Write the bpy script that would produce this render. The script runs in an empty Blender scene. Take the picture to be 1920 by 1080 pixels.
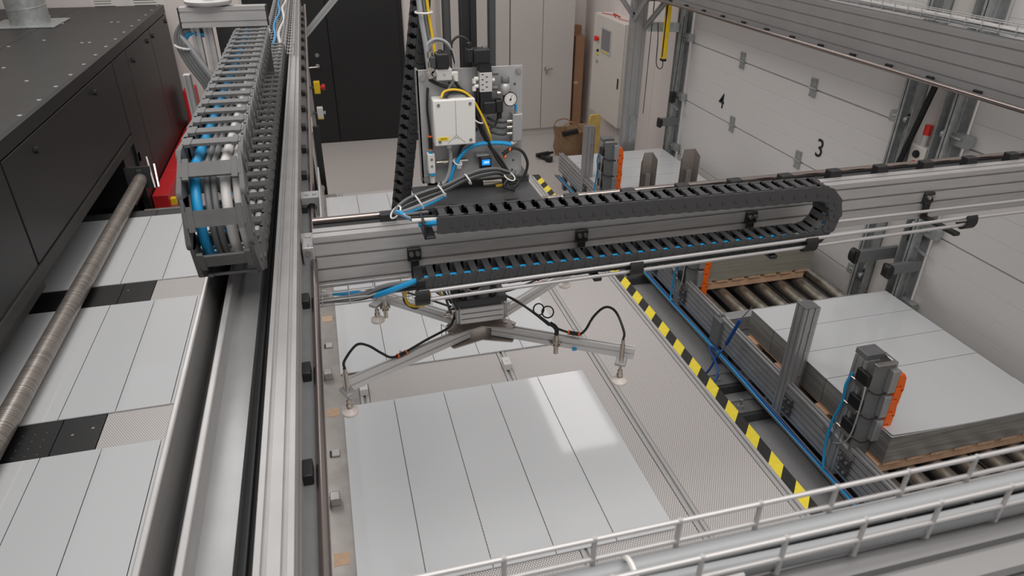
import bpy, math, random
from mathutils import Vector as V, Matrix
random.seed(7)
S = bpy.context.scene
COL = S.collection
# ---------------------------------------------------------------- camera
CAMZ = 3.0
PITCH, YAW, ROLL, FPX = math.radians(29.66), math.radians(15.04), math.radians(.455), 1301.0
_fh = V((math.sin(YAW), math.cos(YAW), 0)); _ri = V((math.cos(YAW), -math.sin(YAW), 0)); _z = V((0, 0, 1))
_fw = _fh*math.cos(PITCH) - _z*math.sin(PITCH); _up = _fh*math.sin(PITCH) + _z*math.cos(PITCH)
RR = _ri*math.cos(ROLL) + _up*math.sin(ROLL); UU = -_ri*math.sin(ROLL) + _up*math.cos(ROLL); FF = _fw
cam = bpy.data.cameras.new('camera'); cam.sensor_width = 36; cam.lens = FPX/1920*36; cam.clip_start = .01; cam.clip_end = 100
camo = bpy.data.objects.new('camera', cam); COL.objects.link(camo)
m = Matrix.Identity(4)
for i in range(3):
    m[i][0] = RR[i]; m[i][1] = UU[i]; m[i][2] = -FF[i]
m[2][3] = CAMZ
cam.dof.use_dof = True; cam.dof.focus_distance = 2.7; cam.dof.aperture_fstop = 8
camo.matrix_world = m
S.camera = camo
# a measured picture point turned into a point of the place, on a plane of known x, y or z
def _ray(px, py): return RR*(px-960) - UU*(py-540) + FF*FPX
def onx(px, py, x): d = _ray(px, py); return V((0, 0, CAMZ)) + d*(x/d.x)
def ony(px, py, y): d = _ray(px, py); return V((0, 0, CAMZ)) + d*(y/d.y)
def onz(px, py, z): d = _ray(px, py); return V((0, 0, CAMZ)) + d*((z-CAMZ)/d.z)
# ---------------------------------------------------------------- light
S.view_settings.view_transform = 'Standard'; S.view_settings.look = 'None'
S.view_settings.gamma = 1; S.view_settings.use_curve_mapping = False
S.view_settings.exposure = -0.05
w = bpy.data.worlds.new('world'); S.world = w; w.use_nodes = True
w.node_tree.nodes['Background'].inputs[0].default_value = (1.0, .985, .98, 1)
w.node_tree.nodes['Background'].inputs[1].default_value = .52
def area(name, loc, target, sx, sy, power, col=(1, .97, .94)):
    l = bpy.data.lights.new(name, 'AREA'); l.shape = 'RECTANGLE'; l.size = sx; l.size_y = sy; l.energy = power; l.color = col
    o = bpy.data.objects.new(name, l); COL.objects.link(o); o.location = loc
    d = V(loc)-V(target); o.rotation_euler = (-math.atan2(d.y, d.z), math.atan2(d.x, d.z), 0); return o
area('hall_light_front', (.6, .5, 5.2), (.8, 2.6, 0), 4.0, 2.6, 120)
area('hall_light_back', (-1.5, 6.4, 5.0), (-.9, 6.4, 0), 1.8, 4.0, 95)

# ---------------------------------------------------------------- materials
def lin(c): return tuple(((v/255)/12.92 if v <= 10 else ((v/255+.055)/1.055)**2.4) for v in c)
MATS = {}
def mat(name, rgb, rough=.5, metal=0., spec=.5, noise=0., nscale=30., bump=0., bscale=80., coat=0., emit=None, trans=0., stretch=None):
    m = bpy.data.materials.new(name); m.use_nodes = True; nt = m.node_tree; b = nt.nodes['Principled BSDF']
    c = (*lin(rgb), 1)
    b.inputs['Base Color'].default_value = c; b.inputs['Roughness'].default_value = rough; b.inputs['Metallic'].default_value = metal
    b.inputs['Specular IOR Level'].default_value = spec; b.inputs['Coat Weight'].default_value = coat; b.inputs['Coat Roughness'].default_value = .06
    if trans: b.inputs['Transmission Weight'].default_value = trans
    tc = nt.nodes.new('ShaderNodeTexCoord'); mp = nt.nodes.new('ShaderNodeMapping'); nt.links.new(tc.outputs['Object'], mp.inputs[0])
    if stretch: mp.inputs['Scale'].default_value = stretch
    if noise:
        n = nt.nodes.new('ShaderNodeTexNoise'); n.inputs['Scale'].default_value = nscale; n.inputs['Detail'].default_value = 4
        nt.links.new(mp.outputs[0], n.inputs['Vector'])
        r = nt.nodes.new('ShaderNodeValToRGB'); r.color_ramp.elements[0].position = .3; r.color_ramp.elements[1].position = .7
        lo = tuple(max(0, v*(1-noise)) for v in c[:3]); hi = tuple(min(1, v*(1+noise)) for v in c[:3])
        r.color_ramp.elements[0].color = (*lo, 1); r.color_ramp.elements[1].color = (*hi, 1)
        nt.links.new(n.outputs['Fac'], r.inputs[0]); nt.links.new(r.outputs[0], b.inputs['Base Color'])
    if bump:
        n2 = nt.nodes.new('ShaderNodeTexNoise'); n2.inputs['Scale'].default_value = bscale; n2.inputs['Detail'].default_value = 3
        nt.links.new(mp.outputs[0], n2.inputs['Vector'])
        bp = nt.nodes.new('ShaderNodeBump'); bp.inputs['Strength'].default_value = bump; bp.inputs['Distance'].default_value = .002
        nt.links.new(n2.outputs['Fac'], bp.inputs['Height']); nt.links.new(bp.outputs[0], b.inputs['Normal'])
    if emit:
        b.inputs['Emission Color'].default_value = (*lin(emit[0]), 1); b.inputs['Emission Strength'].default_value = emit[1]
    MATS[name] = m; return m
def mathn(nt, op, a, b=None):
    n = nt.nodes.new('ShaderNodeMath'); n.operation = op
    for i, v in enumerate((a, b)):
        if v is None: continue
        if isinstance(v, (int, float)): n.inputs[i].default_value = v
        else: nt.links.new(v, n.inputs[i])
    return n.outputs[0]
def dotmat(name, base, dot, pitch, rad, metal=0., rough=.45):
    """round perforations on a staggered grid"""
    m = mat(name, base, rough, metal); nt = m.node_tree; b = nt.nodes['Principled BSDF']
    g = nt.nodes.new('ShaderNodeNewGeometry'); sp = nt.nodes.new('ShaderNodeSeparateXYZ'); nt.links.new(g.outputs['Position'], sp.inputs[0])
    ds = []
    for off in (0, .5):
        u = mathn(nt, 'SUBTRACT', mathn(nt, 'FRACT', mathn(nt, 'ADD', mathn(nt, 'MULTIPLY', sp.outputs[0], 1/pitch), off+50)), .5)
        v = mathn(nt, 'SUBTRACT', mathn(nt, 'FRACT', mathn(nt, 'ADD', mathn(nt, 'MULTIPLY', sp.outputs[1], 1/(pitch*1.6)), off+50)), .5)
        v = mathn(nt, 'MULTIPLY', v, 1.6)
        ds.append(mathn(nt, 'SQRT', mathn(nt, 'ADD', mathn(nt, 'MULTIPLY', u, u), mathn(nt, 'MULTIPLY', v, v))))
    d = mathn(nt, 'MINIMUM', ds[0], ds[1])
    f = mathn(nt, 'LESS_THAN', d, rad)
    mx = nt.nodes.new('ShaderNodeMix'); mx.data_type = 'RGBA'; nt.links.new(f, mx.inputs[0])
    mx.inputs[6].default_value = (*lin(base), 1); mx.inputs[7].default_value = (*lin(dot), 1); nt.links.new(mx.outputs[2], b.inputs['Base Color'])
    return m
def bandmat(name, c1, c2, axis, scale, rough=.4, metal=0., detail=2.):
    """fine irregular layering along one axis (stacked sheet edges, wound wrap)"""
    m = mat(name, c1, rough, metal); nt = m.node_tree; b = nt.nodes['Principled BSDF']
    tc = nt.nodes.new('ShaderNodeTexCoord'); mp = nt.nodes.new('ShaderNodeMapping'); nt.links.new(tc.outputs['Object'], mp.inputs[0])
    sc = [scale*.012]*3; sc[axis] = scale; mp.inputs['Scale'].default_value = sc
    n = nt.nodes.new('ShaderNodeTexNoise'); n.inputs['Scale'].default_value = 1; n.inputs['Detail'].default_value = detail; nt.links.new(mp.outputs[0], n.inputs['Vector'])
    r = nt.nodes.new('ShaderNodeValToRGB'); r.color_ramp.elements[0].position = .35; r.color_ramp.elements[1].position = .65
    r.color_ramp.elements[0].color = (*lin(c1), 1); r.color_ramp.elements[1].color = (*lin(c2), 1)
    nt.links.new(n.outputs['Fac'], r.inputs[0]); nt.links.new(r.outputs[0], b.inputs['Base Color']); return m
mat('alu', (176, 174, 173), .42, .45, noise=.06, nscale=12, stretch=(1, 1, 8))
mat('alu_matte', (176, 176, 177), .42, .6, noise=.05, nscale=14)
mat('alu_light', (184, 182, 181), .45, .3)
mat('wire_bright', (178, 176, 175), .4, .4)
mat('arm_alu', (212, 211, 210), .42, .25)
mat('end_alu', (142, 141, 141), .45, .3)
mat('rail_face', (158, 157, 157), .5, .55, noise=.04, nscale=6)
mat('slot', (52, 52, 53), .6, .3)
mat('steel', (186, 183, 180), .3, .9, noise=.12, nscale=25)
mat('shaft', (150, 140, 136), .22, .95)
mat('nickel', (205, 196, 184), .25, .95)
mat('galv', (168, 172, 172), .42, .55, noise=.16, nscale=22)
mat('panel_sheet', (172, 172, 172), .4, .4, noise=.05, nscale=6)
mat('warm_steel', (172, 163, 156), .42, .8)
mat('roller', (168, 163, 155), .34, .85, noise=.3, nscale=14)
mat('grey_steel', (120, 121, 122), .5, .35, noise=.06, nscale=30)
mat('dark_steel', (70, 70, 71), .55, .2)
mat('chain_grey', (88, 88, 88), .55, .0, noise=.08, nscale=40)
mat('chain_black', (60, 60, 61), .55)
mat('black', (26, 26, 27), .45)
mat('black_rubber', (36, 36, 37), .7)
mat('machine_black', (33, 33, 34), .42, 0, .45, bump=.12, bscale=400)
mat('machine_top', (46, 45, 43), .5, 0, .45, noise=.12, nscale=10)
mat('opening', (6, 6, 6), .9)
mat('white_coat', (206, 208, 210), .45, 0, .3, coat=1.)
mat('white_plastic', (214, 212, 208), .45)
mat('white_board', (222, 221, 220), .5)
mat('wall', (212, 204, 200), .8, noise=.02, nscale=3)
mat('wall_trim', (196, 190, 185), .7)
mat('gate_white', (206, 203, 201), .55, bump=.18, bscale=500)
mat('gate_line', (150, 147, 146), .7)
mat('cabinet', (190, 184, 180), .55)
mat('control', (206, 201, 194), .5)
mat('floor', (176, 170, 166), .55, noise=.1, nscale=160)
mat('mat_dark', (142, 142, 143), .8, noise=.3, nscale=220)
mat('door_black', (22, 22, 23), .5, bump=.1, bscale=60)
mat('yellow', (236, 214, 60), .6, noise=.06, nscale=30)
mat('tape_black', (36, 35, 33), .6, noise=.3, nscale=60)
mat('yellow_dev', (236, 196, 22), .45)
mat('cable_yellow', (218, 178, 30), .5)
mat('orange', (240, 104, 24), .45)
mat('blue', (30, 146, 200), .35)
mat('blue_dark', (30, 78, 148), .4)
mat('hose_white', (206, 203, 200), .45)
mat('cable_grey', (104, 105, 106), .5)
mat('cable_light', (152, 154, 156), .45)
mat('cable_black', (34, 34, 35), .45)
mat('red', (196, 30, 36), .45)
mat('red_btn', (214, 44, 36), .4)
mat('wood', (206, 168, 138), .7, noise=.16, nscale=18, stretch=(1, 6, 1))
mat('cardboard', (150, 112, 84), .8, noise=.06, nscale=8)
mat('paper_bag', (138, 110, 84), .85, noise=.15, nscale=20, bump=.5, bscale=40)
mat('ochre', (196, 166, 92), .8, noise=.15, nscale=14)
mat('cup', (226, 216, 209), .4, 0, .5)
mat('tie', (218, 216, 212), .5)
mat('paper', (214, 210, 206), .8)
mat('ink', (28, 28, 30), .7)
mat('label_grey', (186, 184, 182), .5)
mat('label_yellow', (232, 200, 30), .6)
mat('screen', (120, 122, 124), .25)
mat('lcd', (20, 130, 225), .3, emit=((30, 140, 235), .8))
mat('lcd_text', (220, 240, 255), .3, emit=((220, 240, 255), .9))
mat('lamp_glow', (255, 255, 255), .5, emit=((255, 250, 248), 4.0))
mat('wear_steel', (166, 161, 157), .34, .6, noise=.14, nscale=9)
mat('tan_patch', (190, 160, 134), .7, noise=.08, nscale=40)
dotmat('perforated', (166, 160, 158), (226, 224, 222), .0105, .28, .1, .4)
bandmat('sheet_edge', (124, 122, 119), (172, 170, 166), 2, 260, .4, .5)
bandmat('sheet_edge_warm', (160, 156, 144), (188, 184, 172), 2, 200, .4, .5)
bandmat('wound_tube', (112, 104, 96), (176, 170, 164), 1, 130, .35, .5, 3)
# ---------------------------------------------------------------- mesh helpers
class MB:
    def __init__(s): s.v = []; s.f = []
    def add(s, vs, fs):
        n = len(s.v); s.v += [V(p) for p in vs]; s.f += [tuple(i+n for i in f) for f in fs]; return s
    def hexa(s, c):
        return s.add(c, [(0, 3, 2, 1), (4, 5, 6, 7), (0, 1, 5, 4), (1, 2, 6, 5), (2, 3, 7, 6), (3, 0, 4, 7)])
    def box(s, x0, x1, y0, y1, z0, z1):
        return s.hexa([(x0, y0, z0), (x1, y0, z0), (x1, y1, z0), (x0, y1, z0), (x0, y0, z1), (x1, y0, z1), (x1, y1, z1), (x0, y1, z1)])
    def cbox(s, c, sx, sy, sz): return s.box(c[0]-sx/2, c[0]+sx/2, c[1]-sy/2, c[1]+sy/2, c[2]-sz/2, c[2]+sz/2)
    def frame(s, p0, p1, up=(0, 0, 1)):
        p0 = V(p0); p1 = V(p1); d = (p1-p0).normalized(); up = V(up); a = d.cross(up)
        if a.length < 1e-4: a = d.cross(V((1, 0, 0)))
        a.normalize(); b = a.cross(d).normalized(); return p0, p1, d, a, b
    def bar(s, p0, p1, w, h, up=(0, 0, 1)):
        p0, p1, d, a, b = s.frame(p0, p1, up); a = a*w/2; b = b*h/2
        return s.hexa([p0-a-b, p0+a-b, p1+a-b, p1-a-b, p0-a+b, p0+a+b, p1+a+b, p1-a+b])
    def ext(s, poly, p0, p1, up=(0, 0, 1)):
        """extrude a polygon (a, b) given in the section plane from p0 to p1"""
        p0, p1, d, a, b = s.frame(p0, p1, up); n = len(poly)
        vs = [p0+a*x+b*y for x, y in poly] + [p1+a*x+b*y for x, y in poly]
        fs = [(i, (i+1) % n, (i+1) % n+n, i+n) for i in range(n)] + [tuple(range(n-1, -1, -1)), tuple(range(n, 2*n))]
        return s.add(vs, fs)
    def prof(s, p0, p1, w, h, nw=1, nh=1, up=(0, 0, 1), g=.0045, dp=.006):
        """slotted aluminium extrusion of w (side) by h (up) with nw/nh slots per face"""
        pts = []
        def side(ax, ay, bx, by, n, nx, ny):
            L = math.hypot(bx-ax, by-ay); ux, uy = (bx-ax)/L, (by-ay)/L
            pts.append((ax, ay))
            for i in range(n):
                t = (i+.5)/n*L
                for tt, dd in ((t-g, 0), (t-g, dp), (t+g, dp), (t+g, 0)): pts.append((ax+ux*tt+nx*dd, ay+uy*tt+ny*dd))
        side(-w/2, -h/2, w/2, -h/2, nw, 0, 1); side(w/2, -h/2, w/2, h/2, nh, -1, 0)
        side(w/2, h/2, -w/2, h/2, nw, 0, -1); side(-w/2, h/2, -w/2, -h/2, nh, 1, 0)
        return s.ext(pts, p0, p1, up)
    def cyl(s, p0, p1, r, n=14, r2=None, up=(0, 0, 1)):
        p0, p1, d, a, b = s.frame(p0, p1, up); r2 = r if r2 is None else r2
        c = [(math.cos(2*math.pi*i/n), math.sin(2*math.pi*i/n)) for i in range(n)]
        vs = [p0+(a*x+b*y)*r for x, y in c] + [p1+(a*x+b*y)*r2 for x, y in c]
        return s.add(vs, [(i, (i+1) % n, (i+1) % n+n, i+n) for i in range(n)] + [tuple(range(n-1, -1, -1)), tuple(range(n, 2*n))])
    def lathe(s, prof, p, axis=(0, 0, 1), n=20):
        """prof = [(radius, along axis)]"""
        p = V(p); q, _, d, a, b = s.frame(p, p+V(axis))
        vs = []; fs = []; k = len(prof)
        for i in range(n):
            t = 2*math.pi*i/n
            for r, h in prof: vs.append(p+(a*math.cos(t)+b*math.sin(t))*r+d*h)
        for i in range(n):
            j = (i+1) % n
            for q in range(k-1): fs.append((i*k+q, j*k+q, j*k+q+1, i*k+q+1))
        fs.append(tuple(i*k for i in range(n-1, -1, -1))); fs.append(tuple(i*k+k-1 for i in range(n)))
        return s.add(vs, fs)
    def tube(s, pts, r, n=8, sm=6):
        pts = [V(p) for p in pts]
        if sm and len(pts) > 2:
            q = [pts[0]*2-pts[1]] + pts + [pts[-1]*2-pts[-2]]; out = []
            for i in range(1, len(q)-2):
                a, b, c, d = q[i-1:i+3]
                for k in range(sm):
                    t = k/sm; out.append(.5*((2*b)+(c-a)*t+(2*a-5*b+4*c-d)*t*t+(3*b-a-3*c+d)*t**3))
            out.append(pts[-1]); pts = out
        nrm = None; vs = []; m = len(pts)
        for i, p in enumerate(pts):
            d = (pts[min(i+1, m-1)]-pts[max(i-1, 0)]).normalized()
            if nrm is None:
                nrm = d.cross(V((0, 0, 1)));
                if nrm.length < .05: nrm = d.cross(V((1, 0, 0)))
            nrm = (nrm-d*nrm.dot(d)).normalized(); bb = d.cross(nrm)
            for k in range(n):
                t = 2*math.pi*k/n; vs.append(p+(nrm*math.cos(t)+bb*math.sin(t))*r)
        fs = [(i*n+k, i*n+(k+1) % n, (i+1)*n+(k+1) % n, (i+1)*n+k) for i in range(m-1) for k in range(n)]
        fs += [tuple(range(n-1, -1, -1)), tuple(range((m-1)*n, m*n))]
        return s.add(vs, fs)
    def tor(s, c, R, r, axis=(0, 0, 1), n=18, a0=0, a1=2*math.pi):
        c = V(c); _, _, d, a, b = s.frame(c, c+V(axis)); full = abs(a1-a0-2*math.pi) < 1e-6
        return s.tube([c+(a*math.cos(a0+(a1-a0)*i/n)+b*math.sin(a0+(a1-a0)*i/n))*R for i in range(n+1)], r, 6, 0)
    def mesh(s, name, smooth, origin=V((0, 0, 0))):
        me = bpy.data.meshes.new(name); me.from_pydata([tuple(p-origin) for p in s.v], [], s.f); me.update()
        if smooth:
            me.polygons.foreach_set('use_smooth', [True]*len(me.polygons)); me.set_sharp_from_angle(angle=math.radians(38))
        return me
    def build(s, name, m, parent=None, bevel=0., smooth=True, **tags):
        xs = [p.x for p in s.v]; ys = [p.y for p in s.v]; zs = [p.z for p in s.v]
        org = V(((min(xs)+max(xs))/2, (min(ys)+max(ys))/2, min(zs)))
        me = s.mesh(name, smooth, org); me.materials.append(MATS[m] if isinstance(m, str) else m)
        o = bpy.data.objects.new(name, me); COL.objects.link(o)
        base = WLOC.get(parent.name, V((0, 0, 0))) if parent else V((0, 0, 0))
        WLOC[o.name] = org; o.location = org-base
        if parent: o.parent = parent
        if bevel:
            b = o.modifiers.new('bevel', 'BEVEL'); b.width = bevel; b.segments = 2; b.limit_method = 'ANGLE'; b.angle_limit = math.radians(40)
        tag(o, **tags); return o
WLOC = {}
def tag(o, label=None, cat=None, group=None, kind=None):
    if label: o['label'] = label
    if cat: o['category'] = cat
    if group: o['group'] = group
    if kind: o['kind'] = kind
    return o
def thing(name, loc, label, cat, group=None):
    o = bpy.data.objects.new(name, None); COL.objects.link(o); o.empty_display_size = .1
    o.location = loc; WLOC[o.name] = V(loc); return tag(o, label, cat, group)
def inst(src, parent, M4, name=None):
    """another copy of a part (shared mesh data) placed by a world matrix without scale"""
    o = src.copy() if isinstance(src, bpy.types.Object) else bpy.data.objects.new(name, src)
    COL.objects.link(o); o.parent = parent; base = WLOC[parent.name]
    M4 = M4.copy(); M4.translation = M4.translation-base
    o.matrix_local = M4; WLOC[o.name] = M4.translation+base; return o
def copy_tree(o, d, parent=None, **tags):
    c = o.copy(); COL.objects.link(c)
    if parent: c.parent = parent
    else: c.location = V(o.location)+V(d)
    WLOC[c.name] = WLOC[o.name]+V(d)
    for ch in [q for q in o.children]: copy_tree(ch, d, c)
    tag(c, **tags); return c
def screws(pts, r, h, axis, name, m, parent):
    if r >= .0119 and len(pts) > 1:
        a = MB().cyl(V(pts[0]), V(pts[0])+V(axis)*h, r, 8).build(name, m, parent)
        for p in pts[1:]: inst(a, parent, Matrix.Translation(WLOC[a.name]+V(p)-V(pts[0])))
        return a
    mb = MB(); ax = V(axis)
    for p in pts: mb.cyl(V(p), V(p)+ax*h, r, 8)
    return mb.build(name, m, parent, kind="stuff")
def text(name, body, size, m, right, up, loc, parent, thick=.001, bold=0., **tags):
    """flat lettering: mesh made from the built-in font, laid along right/up at loc (its centre)"""
    cu = bpy.data.curves.new(name, 'FONT'); cu.body = body; cu.size = size; cu.extrude = thick; cu.align_x = 'CENTER'; cu.align_y = 'CENTER'; cu.offset = bold; cu.resolution_u = 3
    t = bpy.data.objects.new(name, cu); COL.objects.link(t)
    bpy.context.view_layer.update()
    me = bpy.data.meshes.new_from_object(t.evaluated_get(bpy.context.evaluated_depsgraph_get())); me.name = name
    bpy.data.objects.remove(t); me.materials.clear(); me.materials.append(MATS[m])
    r = V(right).normalized(); u = V(up).normalized(); n = r.cross(u)
    M4 = Matrix.Identity(4)
    for i in range(3): M4[i][0] = r[i]; M4[i][1] = u[i]; M4[i][2] = n[i]
    M4.translation = V(loc)
    return tag(inst(me, parent, M4, name), **tags)
# ================================================================ the setting
XW, YW = 3.62, 9.64
MB().box(-6, XW, -3, YW, -.1, 0).build('floor', 'floor', kind='structure')
MB().box(-6, XW+.2, YW, YW+.2, 0, 4.8).build('wall_back', 'wall', kind='structure')
wr = MB()
for a, b in ((-3, .2), (3.3, 3.56), (6.72, YW)): wr.box(XW, XW+.2, a, b, 0, 4.8)
wr.box(XW, XW+.2, .2, 3.3, 2.9, 4.8).box(XW, XW+.2, 3.56, 6.72, 2.9, 4.8)
wall_r = wr.build('wall_right', 'wall', kind='structure')
MB().box(-6.2, -6, -3, YW, 0, 4.8).build('wall_left', 'wall', kind='structure')
for i, y in enumerate((7.35, 7.85, 8.35, 8.85, 9.3, 3.42)):     # joints between the wall panels
    MB().box(XW-.002, XW+.01, y-.004, y+.004, 0, 4.8).build('panel_joint', 'wall_trim', wall_r)
MB().box(2.1, XW, YW-.012, YW, 0, .09).box(1.12, 1.45, YW-.012, YW, 0, .09).build('baseboard_back', 'wall_trim', kind='structure')
MB().box(XW-.012, XW, 6.9, YW-.02, 0, .09).build('baseboard_right', 'wall_trim', kind='structure')
# black double door at the back
d1 = MB().box(-.86, 1.08, YW-.03, YW, 0, 2.22).build('door_1', 'door_black', kind='structure')
MB().box(-.80, .115, YW-.055, YW-.03, .012, 2.15).build('door_leaf', 'door_black', d1, .004)
MB().box(.125, 1.02, YW-.055, YW-.03, .012, 2.15).build('door_leaf', 'door_black', d1, .004)
h = MB(); hp = V((-.06, YW-.055, 1.03))
h.cyl(hp, hp+V((0, -.012, 0)), .028).tube([hp, hp+V((0, -.055, 0)), hp+V((-.015, -.065, 0)), hp+V((-.13, -.065, -.005))], .011)
h.build('door_handle', 'steel', d1, label='brushed steel lever handle')
lk = MB().cyl(hp+V((.01, 0, .135)), hp+V((.01, -.012, .135)), .026).cyl(hp+V((.01, -.012, .135)), hp+V((.01, -.02, .135)), .012)
lk.build('lock', 'steel', d1)
MB().cyl((.16, YW-.055, 1.0), (.16, YW-.075, 1.0), .012).build('lock_knob', 'black', d1)
MB().box(1.0, 1.3, YW-.2, YW-.16, 0, .02).cyl((1.06, YW-.18, .02), (1.06, YW-.18, .15), .014).cyl((1.16, YW-.18, .02), (1.16, YW-.18, .1), .014).build('door_stop', 'black', label='black door stop on the floor beside the black double door', cat='door stop')
# sectional gates in the right wall
def gate(name, y0, y1, hinges, numbers, pads):
    g = MB().box(XW+.03, XW+.05, y0-.02, y1+.02, 0, 2.9).build(name, 'gate_white', kind='structure')
    zs = [0, .55, 1.127, 1.703, 2.28, 2.86]
    for a, b in zip(zs[:-1], zs[1:]):
        p = MB()
        ribs = [a+.004] + [a+(b-a)*t for t in (.26, .5, .74)] + [b-.004]
        for c, d in zip(ribs[:-1], ribs[1:]):
            e = .003
            p.add([(XW+(.03 if c == ribs[0] else .0145), y0, c), (XW+(.03 if c == ribs[0] else .0145), y1, c), (XW+.012, y1, c+e), (XW+.012, y0, c+e), (XW+.012, y1, d-e/3), (XW+.012, y0, d-e/3), (XW+(.03 if d == ribs[-1] else .0145), y1, d), (XW+(.03 if d == ribs[-1] else .0145), y0, d)],
                  [(0, 3, 2, 1), (3, 5, 4, 2), (5, 7, 6, 4), (0, 7, 5, 3), (1, 2, 4, 6)])
        p.build('gate_panel', 'gate_white', g)
    hm = None
    for y, z in hinges:
        h = MB().box(XW+.0, XW+.012, y-.035, y+.035, z+.012, z+.085).box(XW+.0, XW+.012, y-.04, y+.03, z-.055, z-.004).cyl((XW+.002, y-.045, z+.004), (XW+.002, y+.045, z+.004), .008)
        for yy, zz in ((-.025, .07), (.025, .07), (-.025, .03), (.02, -.045), (-.03, -.045)): h.cyl((XW, y+yy, z+zz), (XW-.008, y+yy, z+zz), .006, 6)
        h.build('hinge', 'galv', g)
    for s, y, z in numbers:
        text('number', s, .2, 'ink', (0, -1, 0), (0, 0, 1), (XW+.009, y, z), g, bold=.0005, label='black numeral on the gate')
    return g
gate('door_2', 3.68, 6.6, [(5.64, 1.703), (4.62, 1.703), (5.64, 1.127), (4.62, 1.127)], [('4', 5.88, 1.29), ('3', 4.40, 1.297)], None)
gate('door_3', .25, 3.17, [(2.2, 1.127), (1.2, 1.127)], [], None)
def track(name, y, side, label, hi=2.6):
    """galvanised gate track: angle on the wall, C channel with roller brackets. side = +1 when the gate lies towards +y"""
    t = thing(name, (XW-.05, y, 0), label, 'gate track')
    MB().box(XW-.006, XW, y-.07, y+.07, 0, hi).box(XW-.09, XW-.006, y-side*.07-.003, y-side*.07+.003, 0, hi).build('wall_angle', 'galv', t)
    c = MB(); yc = y+side*.02
    c.box(XW-.1, XW-.04, yc-.003, yc+.003, 0, hi).box(XW-.1, XW-.094, yc-.02, yc+.02, 0, hi).box(XW-.05, XW-.044, yc-.02, yc+.02, 0, hi)
    c.build('channel', 'galv', t)
    for z in (.62, 1.16, 1.75):
        b = MB().box(XW-.055, XW-.001, y+side*.03, y+side*.14, z-.035, z+.035)
        b.cyl((XW-.06, y-side*.03, z+.01), (XW-.06, y+side*.1, z+.01), .009).cyl((XW-.06, y-side*.035, z+.01), (XW-.06, y-side*.005, z+.01), .024)
        b.build('roller_bracket', 'galv', t)
    screws([(XW-.007, y+side*(.02+.03*(i % 2)), .2+.05*i) for i in range(7)] + [(XW-.007, y-side*.04, .9+.3*i) for i in range(5)], .008, .008, (-1, 0, 0), 'bolt_set', 'steel', t)
    return t
track('gate_track', 6.69, -1, 'galvanised gate track at the far edge of the gate numbered 4 and 3')
track('gate_track', 3.60, 1, 'galvanised gate track at the near edge of the gate numbered 4 and 3')
track('gate_track', 3.25, -1, 'galvanised gate track beside the unnumbered gate at the right edge')
# wall pilaster strip between the gates
MB().box(XW-.03, XW, 3.36, 3.52, 0, 3.2).build('trim_1', 'wall_trim', kind='structure')
# papers on the back wall over the black machine
for i, (x, wd, lab) in enumerate(((-3.75, .42, 'left of the spiral duct'), (-2.35, .36, 'just right of the spiral duct'), (-1.92, .38, 'above the far right corner of the black machine'))):
    pt = thing('wall_paper_sheet', (x, YW, 1.72), 'printed paper sheet on the back wall %s' % lab, 'paper', 'printed sheets on the back wall')
    MB().box(x-wd/2, x+wd/2, YW-.004, YW, 1.72, 2.25).build('sheet', 'paper', pt)
    ln = MB()
    for k in range(8): ln.box(x-wd*.38, x+wd*(.1+.28*random.random()), YW-.005, YW-.004, 1.78+k*.028, 1.786+k*.028)
    ln.build('printed_lines', 'ink', pt)
# grey cabinets on the back wall
def cabinet(x0, x1, lab, handle):
    t = thing('storage_cabinet', ((x0+x1)/2, 9.45, 0), lab, 'cabinet', 'grey cabinets on the back wall')
    MB().box(x0, x1, 9.28, YW-.01, .08, 2.1).build('body', 'cabinet', t, .003)
    MB().box(x0, x1, 9.30, YW-.01, 0, .08).build('plinth', 'wall_trim', t)
    xm = (x0+x1)/2
    for a, b in ((x0, xm), (xm, x1)): MB().box(a+.004, b-.004, 9.258, 9.28, .10, 2.08).build('cabinet_door', 'cabinet', t, .003)
    if handle:
        hx = xm+.05
        hd = MB().cyl((hx, 9.258, .93), (hx, 9.235, .93), .02).tube([(hx, 9.24, .93), (hx, 9.215, .93), (hx+.02, 9.208, .93), (hx+.09, 9.208, .93)], .009).cyl((hx+.01, 9.23, .92), (hx+.01, 9.225, .86), .012)
        hd.build('handle', 'steel', t, label='chrome lever handle with a hanging key')
cabinet(1.52, 2.43, 'tall grey cabinet behind the valve panel, next to the black door', False)
cabinet(2.44, 3.33, 'tall grey cabinet with the chrome handle beside the cardboard box', True)
t = thing('cardboard_box', (3.44, 9.4, 0), 'tall narrow brown cardboard box standing beside the grey cabinet', 'box')
MB().box(3.37, 3.5, 9.3, 9.5, 0, 1.32).build('carton', 'cardboard', t, .004)
MB().box(3.40, 3.52, 9.5, 9.6, 0, 1.42).build('inner_carton', 'cardboard', t, .004)
MB().box(3.369, 3.43, 9.298, 9.3, .68, .72).build('packing_tape', 'tan_patch', t)
# brown paper bag with handles
t = thing('paper_bag', (3.02, 8.35, 0), 'crumpled brown paper bag with rope handles on the floor', 'bag')
b = MB(); n = 22
ring = lambda r0, z, j: [(3.02+r0*(1+.13*math.sin(3*a+j)+.07*math.sin(7*a+2*j))*math.cos(a), 8.35+r0*.8*(1+.13*math.cos(4*a+j))*math.sin(a), z+.03*math.sin(2*a+j)) for a in [2*math.pi*i/n for i in range(n)]]
rs = [ring(.17, .0, 0), ring(.21, .12, .5), ring(.2, .25, .9), ring(.23, .36, 1.3), ring(.21, .34, 1.3), ring(.18, .12, .9)]
vs = [p for r in rs for p in r]; vs = [(p[0], p[1], max(p[2], .002)) for p in vs]
b.add(vs, [(k*n+i, k*n+(i+1) % n, (k+1)*n+(i+1) % n, (k+1)*n+i) for k in range(len(rs)-1) for i in range(n)] + [tuple(range(5*n, 6*n))])
b.build('bag_body', 'paper_bag', t)
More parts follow.
